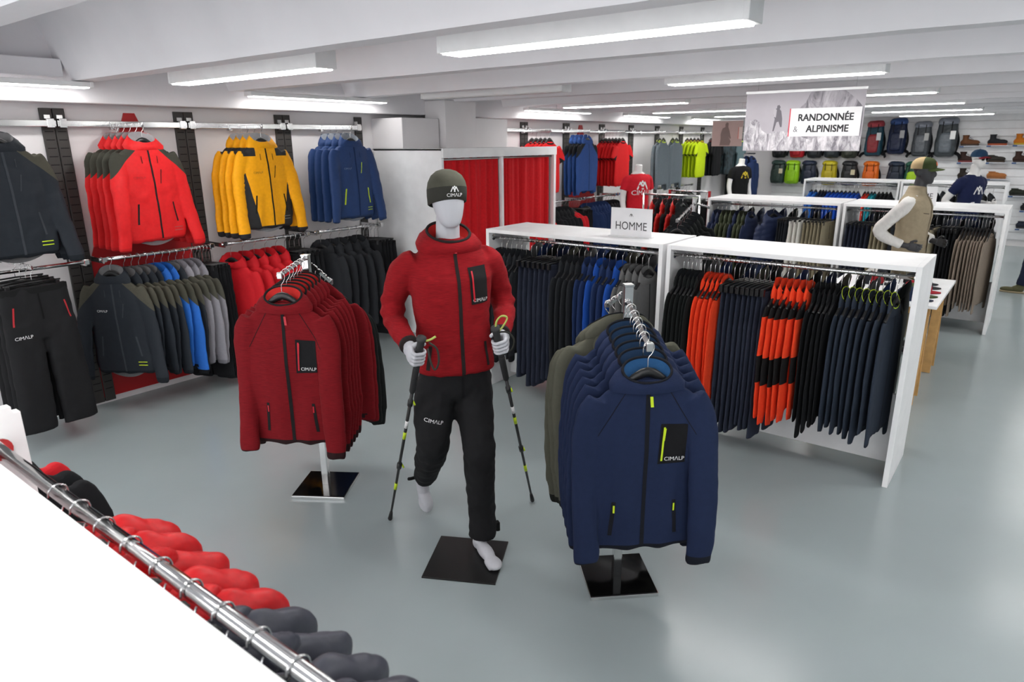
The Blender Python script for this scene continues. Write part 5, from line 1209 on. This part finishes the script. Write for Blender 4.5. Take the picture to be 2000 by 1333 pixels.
# --- headless torsos
def torso(x, y, rz, z0, col, lab, emb, txt, ecol):
    t = empty('torso_mannequin', (x, y, 0), rz, lab, 'mannequin'); sec = [(z + z0, w_ - .014, d - .012, yy, xx) for z, w_, d, yy, xx in TSEC]
    A = lambda s: [((s * .14, .01, 1.43 + z0), .06), ((s * .19, .015, 1.40 + z0), .058), ((s * .235, .02, 1.27 + z0), .048), ((s * .25, .02, 1.12 + z0), .043), ((s * .25, -.02, .98 + z0), .038), ((s * .245, -.05, .88 + z0), .032)]
    link('body', top_mesh(sec, [A(1), A(-1)], .010, 3., (0, 0), [((0, .01, 1.48 + z0), .062), ((0, .0, 1.56 + z0), .056), ((0, -.008, 1.635 + z0), .054)]), MANW, t)
    for s in (-1, 1): link('hand', open_hand((s * .243, -.06, .86 + z0), (0, -.25, -1), (-s, 0, 0), 1., .3, -s), MANW, t)
    m = top_mesh([(z + z0, w_, d, yy, xx) for z, w_, d, yy, xx in TSEC[:-2]] + [(1.49 + z0, .13, .08, .008, 0), (1.51 + z0, .1, .07, .01, 0)], [[(p, r_ + .016) for p, r_ in A(s)[:3]] for s in (1, -1)], .011, 9.); o = link('shirt', m, col, t); b = bvh(m)
    if emb: link('emblem', emblem_on(b, 0, 1.34 + z0, .085, .005), ecol, o)
    if txt: link('brand_print', text_on(b, txt, 0, 1.235 + z0, .095, .005), ecol, o)
    tube('pole', [(0, 0, .01), (0, 0, .5), (0, 0, .9 + z0)], .016, STEEL, t); base_disc(t, .16)
torso(9.35, 4.82, R(-27), .03, cloth('#c81d2b'), 'white headless torso in a red shirt with large white emblem', True, 'CIMΛLP', BASEM['w'])
torso(13.1, 4.62, R(-25), .03, cloth('#121214'), 'white headless torso in a black shirt with yellow print', True, None, plain('#d2b92a', .6))
# --- shopper whose leg shows at the edge of the far aisle
PX_, PY_ = 11.32, -.16; RZP = R(176)
pr = empty('person', (PX_, PY_, 0), RZP, 'person in dark blue jeans and olive shoes walking past the shoe wall', 'person')
ar = [((-.14, .01, 1.43), .068), ((-.19, .02, 1.40), .064), ((-.24, .06, 1.27), .056), ((-.25, .08, 1.15), .05), ((-.25, .0, 1.0), .045), ((-.25, -.05, .90), .038)]
al = [((.14, .01, 1.43), .068), ((.19, .02, 1.40), .064), ((.24, .08, 1.27), .056), ((.25, .13, 1.15), .05), ((.25, .12, 1.0), .045), ((.25, .10, .90), .038)]
link('body', head_mesh(0, -.02, 1.55, 1.0, True), plain('#c99b7f', .55), pr)
bm = bmesh.new(); bm_loft(bm, [ring_pts(w_, d, z, 24, 2.1, y) for z, w_, d, y in ((1.60, .072, .05, .05), (1.66, .083, .08, .025), (1.72, .083, .09, .01), (1.77, .066, .08, -.005), (1.795, .03, .04, -.01))]); link('hair', remesh(bm, .008, 3), cloth('#33261d'), pr)
link('sweater', top_mesh(TSEC, [ar, al], .011, 4.), cloth('#2b2f38'), pr)
for s, a in ((-1, ar), (1, al)): link('hand', open_hand(Vector(a[-1][0]) + Vector((0, -.005, -.02)), (0, -.2, -1), (-s, 0, 0), 1., .35, -s), plain('#c99b7f', .55), pr)
LG = [[((.085, .0, .90), .105), ((.09, -.08, .72), .092), ((.095, -.16, .5), .074), ((.095, -.19, .25), .062), ((.095, -.22, .11), .058)], [((-.085, .0, .90), .105), ((-.09, .05, .72), .092), ((-.095, .1, .5), .074), ((-.095, .22, .28), .062), ((-.095, .28, .14), .058)]]
link('jeans', legs_mesh(HIPS, LG, .011, 5.), cloth('#1d2338'), pr)
def shoe_on(hx, hy, tilt, lift=0.):
    bm = bmesh.new(); bm_ball(bm, (0, -.02, .055), (.043, .075, .05), 16); bm_ball(bm, (0, -.12, .04), (.046, .10, .036), 16); bm_ball(bm, (0, .0, .085), (.042, .05, .05), 16); m = remesh(bm, .007, 4)
    o = link('shoe', m, cloth('#57553c', .8), pr, (hx, hy, lift), (tilt, 0, 0))
    link('sole', loft_me([ring_pts(.046, .145, z, 24, 2.3, -.075) for z in (.0, .022)]), plain('#8d7f63', .7), o)
shoe_on(.095, -.22, 0); shoe_on(-.095, .27, R(18), .068)
# ---------------------------------------------------------------- signs and banners
t = empty('card_sign', (4.47, 2.345, 1.33), R(-90), 'white card sign with black lettering standing on the gondola top', 'sign')
box('card', (-.165, -.003, 0), (.165, .003, .205), plain('#e6e6e8', .4), t, .001); box('holder_foot', (-.165, -.04, 0), (.165, .04, .004), plain('#e6e6e8', .3), t, .001)
INK = plain('#3a3a3c', .6)
link('lettering', text_flat('HOMME', .083, .86), INK, t, (0, -.0042, .075)); link('emblem', emblem_flat(.014), INK, t, (0, -.0042, .155))
t = empty('card_sign', (8.72, y_at(1797, 375, 8.72), 1.30), R(-90), 'white card sign behind the vest mannequin on the second gondola row', 'sign')
box('card', (-.165, -.003, 0), (.165, .003, .205), plain('#e6e6e8', .4), t, .001); link('lettering', text_flat('HOMME', .083, .86), INK, t, (0, -.0042, .10)); link('emblem', emblem_flat(.014), INK, t, (0, -.0042, .18))
def rock_mat(a, b, sc):
    m, N, L, B = node_mat('printed_rock'); tc = N.new('ShaderNodeTexCoord'); nz = N.new('ShaderNodeTexNoise'); nz.inputs['Scale'].default_value = sc; nz.inputs['Detail'].default_value = 8; nz.inputs['Roughness'].default_value = .7; nz.inputs['Distortion'].default_value = .8
    mp = N.new('ShaderNodeMapping'); mp.inputs['Rotation'].default_value = (0, R(35), 0); mp.inputs['Scale'].default_value = (1.6, 1, .6)
    L.new(tc.outputs['Object'], mp.inputs[0]); L.new(mp.outputs[0], nz.inputs['Vector']); rp = N.new('ShaderNodeValToRGB'); rp.color_ramp.elements[0].position = .38; rp.color_ramp.elements[1].position = .62
    rp.color_ramp.elements[0].color = lin(a); rp.color_ramp.elements[1].color = lin(b); L.new(nz.outputs[0], rp.inputs[0]); L.new(rp.outputs[0], B.inputs['Base Color']); B.inputs['Roughness'].default_value = .6; return m
def poly(name, pts, y, mat, parent): return link(name, raw([(x, y, z) for x, z in pts], [tuple(range(len(pts)))]), mat, parent)
BXP = 5.55; bw, bh = .845, .425
t = empty('hanging_banner', (BXP, 1.535, 1.918), R(-90), 'large hanging banner with mountain picture and black capital lettering', 'banner')
box('print_sheet', (-bw / 2, -.002, 0), (bw / 2, .002, bh), plain('#979298', .6), t, 0)
box('top_bar', (-bw / 2 - .008, -.007, bh - .004), (bw / 2 + .008, .007, bh + .014), plain('#e4e4e4', .35), t, .002)
for s in (-.34, .35): tube('cable', [(s, 0, bh + .01), (s, 0, bh + .2), (s, 0, 2.86 - 1.918)], .0012, STEEL, t, 5)
rk1 = rock_mat('#5a565d', '#a29da3', 9); rk2 = rock_mat('#67636a', '#c4c0c4', 14)
poly('printed_peak', [(-.10, .12), (-.085, .22), (-.03, .30), (.02, .345), (.05, .42), (.28, .422), (.36, .36), (.415, .30), (.415, .05), (.0, .05)], -.0032, rk1, t)
poly('printed_rocks', [(-.42, .004), (.42, .004), (.42, .10), (.2, .12), (.06, .085), (-.04, .12), (-.12, .145), (-.19, .14), (-.24, .125), (-.29, .155), (-.31, .215), (-.34, .235), (-.38, .225), (-.41, .17), (-.42, .12)], -.0040, rk2, t)
poly('printed_hiker', [(-.205, .145), (-.195, .145), (-.18, .21), (-.165, .215), (-.15, .175), (-.138, .175), (-.14, .235), (-.152, .29), (-.165, .305), (-.16, .32), (-.17, .335), (-.185, .33), (-.185, .312), (-.205, .30), (-.208, .26), (-.195, .235)], -.0046, plain('#57535a', .6), t)
poly('printed_backpack', [(-.205, .25), (-.188, .245), (-.185, .30), (-.2, .31), (-.21, .295)], -.0049, plain('#9b969c', .6), t)
poly('text_panel', [(-.085, .105), (.408, .105), (.408, .305), (-.085, .305)], -.0052, plain('#cbcacb', .6), t)
poly('red_stripe', [(-.088, .105), (-.080, .105), (-.080, .305), (-.088, .305)], -.0056, plain('#b52035', .55), t)
TI = plain('#1f1e22', .7)
def bold(s, size, xs, loc, p):
    V, F = text_geo(s); VV = []; FF = []
    for k, (ox, oz) in enumerate(((0, 0), (.0042, 0), (0, .003), (.0042, .003), (.0021, .0015))):
        FF += [tuple(i + len(VV) for i in f) for f in F]; VV += [(v.x * size * xs + ox, -.00005 * k, v.y * size + oz) for v in V]
    o = link('lettering', raw(VV, FF), TI, p, loc); o['kind'] = 'stuff'
bold('RANDONNÉE', .069, .90, (.165, -.006, .235), t); bold('ALPINISME', .069, .90, (.185, -.006, .155), t)
link('ampersand', text_flat('&', .06, .9), plain('#636166', .6), t, (-.035, -.006, .155))
t = empty('hanging_banner', (9.0, 3.395, 1.925), R(-90), 'small pinkish hanging banner with a skier picture by the far wall', 'banner')
box('print_sheet', (-.2, -.002, 0), (.2, .002, .315), plain('#b49a94', .55), t, 0); box('top_bar', (-.205, -.006, .312), (.205, .006, .325), plain('#e4e4e4', .35), t, .002)
for s in (-.17, .17): tube('cable', [(s, 0, .32), (s, 0, .6), (s, 0, 2.86 - 1.925)], .0012, STEEL, t, 5)
poly('printed_skier', [(-.09, .01), (.04, .01), (.055, .06), (.02, .12), (.045, .09), (.055, .1), (.03, .19), (.01, .24), (.012, .285), (-.012, .295), (-.03, .275), (-.028, .24), (-.065, .22), (-.085, .15), (-.08, .09)], -.0034, plain('#7d6964', .6), t)
poly('red_stripe', [(.145, .09), (.152, .09), (.152, .235), (.145, .235)], -.0036, plain('#c8503c', .6), t)
poly('text_panel', [(.152, .09), (.198, .09), (.198, .235), (.152, .235)], -.0036, plain('#d9c6c0', .6), t)
# ---------------------------------------------------------------- cap table
WOOD = plain('#c79a5d', .55, 0, .15, 14)
t = empty('trestle_table', (6.45, .93, 0), 0, 'white topped trestle table with pale wooden legs carrying caps', 'table')
box('table_top', (-.62, -.43, .775), (.62, .43, .80), WP, t, .003)
for s in (-.48, .48):
    tr_ = box('trestle_beam', (s - .02, -.38, .70), (s + .02, .38, .775), WOOD, t, .003)
    for q in (-.34, .34):
        for d in (-1, 1):
            bm = bmesh.new(); bm_box(bm, (-.012, -.035, 0), (.012, .035, .76), .002)
            o = link('leg', bm_mesh(bm), WOOD, t, (s + d * .13, q, 0), (0, -d * R(8.5), 0))
        box('cross_bar', (s - .1, q - .012, .2), (s + .1, q + .012, .25), WOOD, t, .002)
caps_ = [((6.72, .66), ('#e9e6e2', '#16171b', '#20252c'), 'white fronted black cap on the trestle table corner', -60), ((6.55, .62), ('#17191c', '#141518', '#1d2024'), 'black cap in front of the white fronted cap', -60), ((6.36, .60), ('#a51a2a', '#a51a2a', '#a51a2a'), 'dark red cap on the trestle table', -60),
         ((6.17, .60), ('#48512f', '#48512f', '#48512f'), 'olive cap on the trestle table', -60), ((6.0, .61), ('#1d2740', '#1d2740', '#1d2740'), 'navy cap at the near end of the trestle table', -60), ((6.75, .98), ('#22252b', '#d8d6d2', '#22252b'), 'black and white cap in the second cap line', -60),
         ((6.52, .98), ('#8a1a22', '#22252b', '#22252b'), 'red fronted black cap in the second cap line', -60)]
for (x, y), cs, lab, a in caps_: cap_on(x, y + .10, .8005, R(a + 60), tuple(cloth(c) for c in cs), lab, .98, .2)
# ---------------------------------------------------------------- backpacks on the far wall
def pack_meshes(w_, h, d, seed):
    bm = bmesh.new(); bm_loft(bm, [ring_pts(w_ * a, d * b, z * h, 28, 3., y * d) for z, a, b, y in ((0, .34, .30, .1), (.04, .43, .42, .03), (.2, .48, .5, 0), (.5, .47, .48, 0), (.75, .44, .42, .03), (.86, .42, .38, .05))]); body = remesh(bm, .014, 3); displace(body, wr(seed, .012, .006))
    bm = bmesh.new(); bm_loft(bm, [ring_pts(w_ * a, d * b, z * h, 28, 2.6, y * d) for z, a, b, y in ((.82, .42, .43, .02), (.86, .47, .52, -.02), (.94, .45, .48, .0), (.985, .36, .36, .04), (1., .2, .2, .05))]); lid = remesh(bm, .013, 3); displace(lid, wr(seed + 3, .014, .008))
    bm = bmesh.new(); bm_loft(bm, [ring_pts(w_ * a, d * .2, z * h, 24, 2.8, -d * b) for z, a, b in ((.10, .24, .36), (.14, .30, .44), (.40, .31, .45), (.55, .29, .42), (.62, .2, .36))]); pk = remesh(bm, .013, 3); displace(pk, wr(seed + 6, .008, .006))
    st = [tube_me(bez([(s * w_ * .22, d * .42, h * .86), (s * w_ * .34, d * .62, h * .7), (s * w_ * .5, d * .55, h * .4), (s * w_ * .44, d * .4, h * .08)], 4), .02, 8, True, .35) for s in (-1, 1)]
    bl = tube_me(bez([(-w_ * .45, d * .3, h * .1), (-w_ * .62, d * .1, h * .06), (-w_ * .70, -d * .1, -h * .02)], 4), .028, 8, True, .3)
    br = tube_me(bez([(w_ * .45, d * .3, h * .1), (w_ * .62, d * .1, h * .06), (w_ * .72, -d * .1, -h * .03)], 4), .028, 8, True, .3)
    cm = [tube_me([(s * w_ * .2, -d * .53, h * .9), (s * w_ * .2, -d * .56, h * .75), (s * w_ * .2, -d * .50, h * .6)], .008, 6, True, .4) for s in (-1, 1)]
    hl = tube_me(bez([(-.04, d * .4, h * .9), (-.03, d * .45, h * .97), (.03, d * .45, h * .97), (.04, d * .4, h * .9)], 4), .008, 6)
    return body, lid, pk, st, (bl, br), cm, hl
PBIG = pack_meshes(.34, .70, .26, 2.); PSM = pack_meshes(.32, .50, .22, 7.)
def backpack(K, y, z, cols, lab, grp, tagc=None, sc=(1, 1, 1), rz=0.):
    h = .70 if K is PBIG else .5
    t = empty('backpack', (XF - .19, y, z - h * sc[2]), R(-90) + rz, lab, 'backpack', grp, sc); C_ = [nylon(c) for c in cols]
    link('body', K[0], C_[0], t); link('lid', K[1], C_[1], t); link('front_pocket', K[2], C_[2], t)
    for m in K[3]: link('shoulder_strap', m, cloth('#26262a'), t)
    if K is PBIG:
        for m in K[4]: link('hip_belt', m, cloth('#18181b'), t)
    for m in K[5]: link('compression_strap', m, cloth('#1d1d20'), t)
    link('haul_loop', K[6], cloth('#1d1d20'), t)
    if tagc: box('price_tag', (.06, -.165, h * .45), (.14, -.16, h * .66), plain(tagc, .5), t, .001)
def wy(px, py=300): return y_at(px, py, XF - .2)
G1, G2 = 'tall trekking backpacks on the far wall', 'small backpacks on the far wall'
backpack(PBIG, wy(1704), 2.36, ('#1f4454', '#b3474f', '#84242c'), 'tall red trekking backpack with teal base on the far wall', G1, '#c9c9cc')
backpack(PBIG, wy(1748), 2.40, ('#151f3c', '#3f5a94', '#16203c'), 'tall navy trekking backpack with blue lid on the far wall', G1, '#9a9a9c')
backpack(PBIG, wy(1796), 2.33, ('#474b50', '#8d919c', '#595d63'), 'tall grey trekking backpack with grey swing tag', G1, '#a3a3a3', (.95, 1, .95))
backpack(PBIG, wy(1844), 2.39, ('#3c4246', '#8a8f9b', '#5b6269'), 'tall charcoal trekking backpack with white tag beside the boots', G1, '#e8e8e8', (1.1, 1, 1.05))
SMALL = [(1519, ('#2b3c38', '#2f4540', '#2b3a34'), 'dark green daypack beside the lime daypack'), (1547, ('#8fc41a', '#9ccf22', '#86b816'), 'lime green daypack with red cord'), (1579, ('#1d2538', '#222c42', '#1b2233'), 'navy daypack between lime and yellow daypacks'),
         (1619, ('#b0a012', '#bcae1c', '#a69610'), 'mustard yellow daypack on the far wall'), (1658, ('#1c1d20', '#202124', '#191a1c'), 'black daypack beside the orange daypack'), (1700, ('#d9650f', '#e2701a', '#cf5d0c'), 'orange daypack below the tall red backpack'),
         (1749, ('#1c2636', '#222d40', '#1b2434'), 'navy daypack with magenta trim below the navy trekking backpack'), (1783, ('#1f4d3c', '#245a46', '#9ac21a'), 'green daypack with lime pocket behind the green cap')]
for px, cs, lab in SMALL: backpack(PSM, wy(px, 340), 1.56, cs, lab, G2, '#c9bfa0' if px in (1519, 1658) else None)
for px, cs, lab in ((1523, ('#17181b', '#17181b', '#17181b'), 'black daypack whose base shows under the large banner'), (1558, ('#b3202a', '#b3202a', '#a01c25'), 'red daypack whose base shows under the large banner'), (1592, ('#2a2c31', '#2a2c31', '#2a2c31'), 'charcoal daypack whose base shows under the large banner'),
                    (1626, ('#2d3338', '#2d3338', '#2d3338'), 'slate daypack whose base shows under the large banner'), (1660, ('#3a3d34', '#3a3d34', '#3a3d34'), 'olive grey daypack whose base shows under the large banner')):
    backpack(PSM, wy(px, 290), 2.12, cs, lab, G2)
# ---------------------------------------------------------------- boots on shelf brackets
def boot_meshes(high):
    bm = bmesh.new(); bm_ball(bm, (.20, 0, .062), (.10, .046, .046), 16); bm_ball(bm, (.10, 0, .07), (.11, .042, .055), 16); bm_ball(bm, (.03, 0, .06), (.055, .042, .05), 16)
    top_ = .19 if high else .125
    bm_tube(bm, [(.045, 0, .05), (.055, 0, .11), (.058, 0, top_)], [.05, .047, .052], 16); up_m = remesh(bm, .009, 3)
    sole = loft_me([ring_pts(.155 * a, .05 * a, z, 28, 2.6, 0, .14) for z, a in ((0, .93), (.006, .97), (.03, 1.), (.034, .97))])
    col = tube_me(ring_pts(.05, .05, top_, 20, 2., 0, .058) + ring_pts(.05, .05, top_, 20, 2., 0, .058)[:1], .009, 6, False)
    bm = bmesh.new()
    n_ = 5 if high else 3
    for k in range(n_):
        u = k / (n_ - 1); x = .2 - .09 * u; z = .105 + (.07 if high else .03) * u; bm_tube(bm, [(x, -.03, z - .012), (x, 0, z), (x, .03, z - .012)], .004, 5)
    return up_m, sole, col, bm_mesh(bm, True)
BH, BL = boot_meshes(True), boot_meshes(False)
def shoe_spot(px, py, K, cols, lab):
    xs = XF - .15; d = ray(px, py); f_ = xs / d.x; y, z = d.y * f_, 2 + d.z * f_
    s = empty('shoe_shelf', (xs, y, z), R(-90), 'small white shelf under the ' + lab, 'shelf', 'shoe shelves on the far wall')
    box('board', (-.02, -.06, -.012), (.32, .13, 0), plain('#dcdfe6', .3), s, .002); box('price_label', (-.02, -.064, -.03), (.05, -.06, -.004), plain('#2f4f80', .5), s, .001)
    t = empty('hiking_boot' if K is BH else 'hiking_shoe', (xs, y, z), R(-90), lab, 'shoe', 'shoes on the far wall')
    link('upper', K[0], cloth(cols[0], .7), t); link('sole', K[1], plain(cols[1], .7), t); link('collar', K[2], cloth(cols[0], .8), t); lo = link('laces', K[3], cloth(cols[2]), t); lo['kind'] = 'stuff'
for a in ((1877, 285, BH, ('#6b452c', '#3a2a22', '#3a2c22'), 'brown leather hiking boot on the top shelf'), (1930, 284, BH, ('#26272d', '#a34a26', '#cfcfcf'), 'black hiking boot with rust sole on the top shelf'), (1981, 283, BH, ('#c2701c', '#b9962a', '#2a2a2a'), 'orange mountaineering boot on the top shelf'),
          (1872, 317, BH, ('#33221f', '#6a2626', '#222222'), 'dark brown boot with white tag on the second shelf'), (1926, 317, BL, ('#33302c', '#3a2c22', '#222222'), 'dark shoe behind the blue running cap'), (1979, 317, BH, ('#3a2620', '#33231d', '#1d1d1d'), 'dark brown boot at the end of the second shelf'),
          (1871, 349, BH, ('#2c2622', '#2c2622', '#1d1d1d'), 'black boot behind the navy shirt shoulder'), (1928, 349, BL, ('#a5693a', '#8a5a34', '#c29a68'), 'tan hiking shoe beside the navy shirt mannequin'), (1972, 382, BL, ('#23271f', '#1d1f1c', '#333333'), 'dark green low shoe on the fourth shelf'),
          (1994, 411, BL, ('#1d1f24', '#1a1a1c', '#333333'), 'black low shoe on the fifth shelf'), (1985, 446, BL, ('#242a38', '#1a1c22', '#333333'), 'navy low shoe on the lowest visible shelf')): shoe_spot(*a)
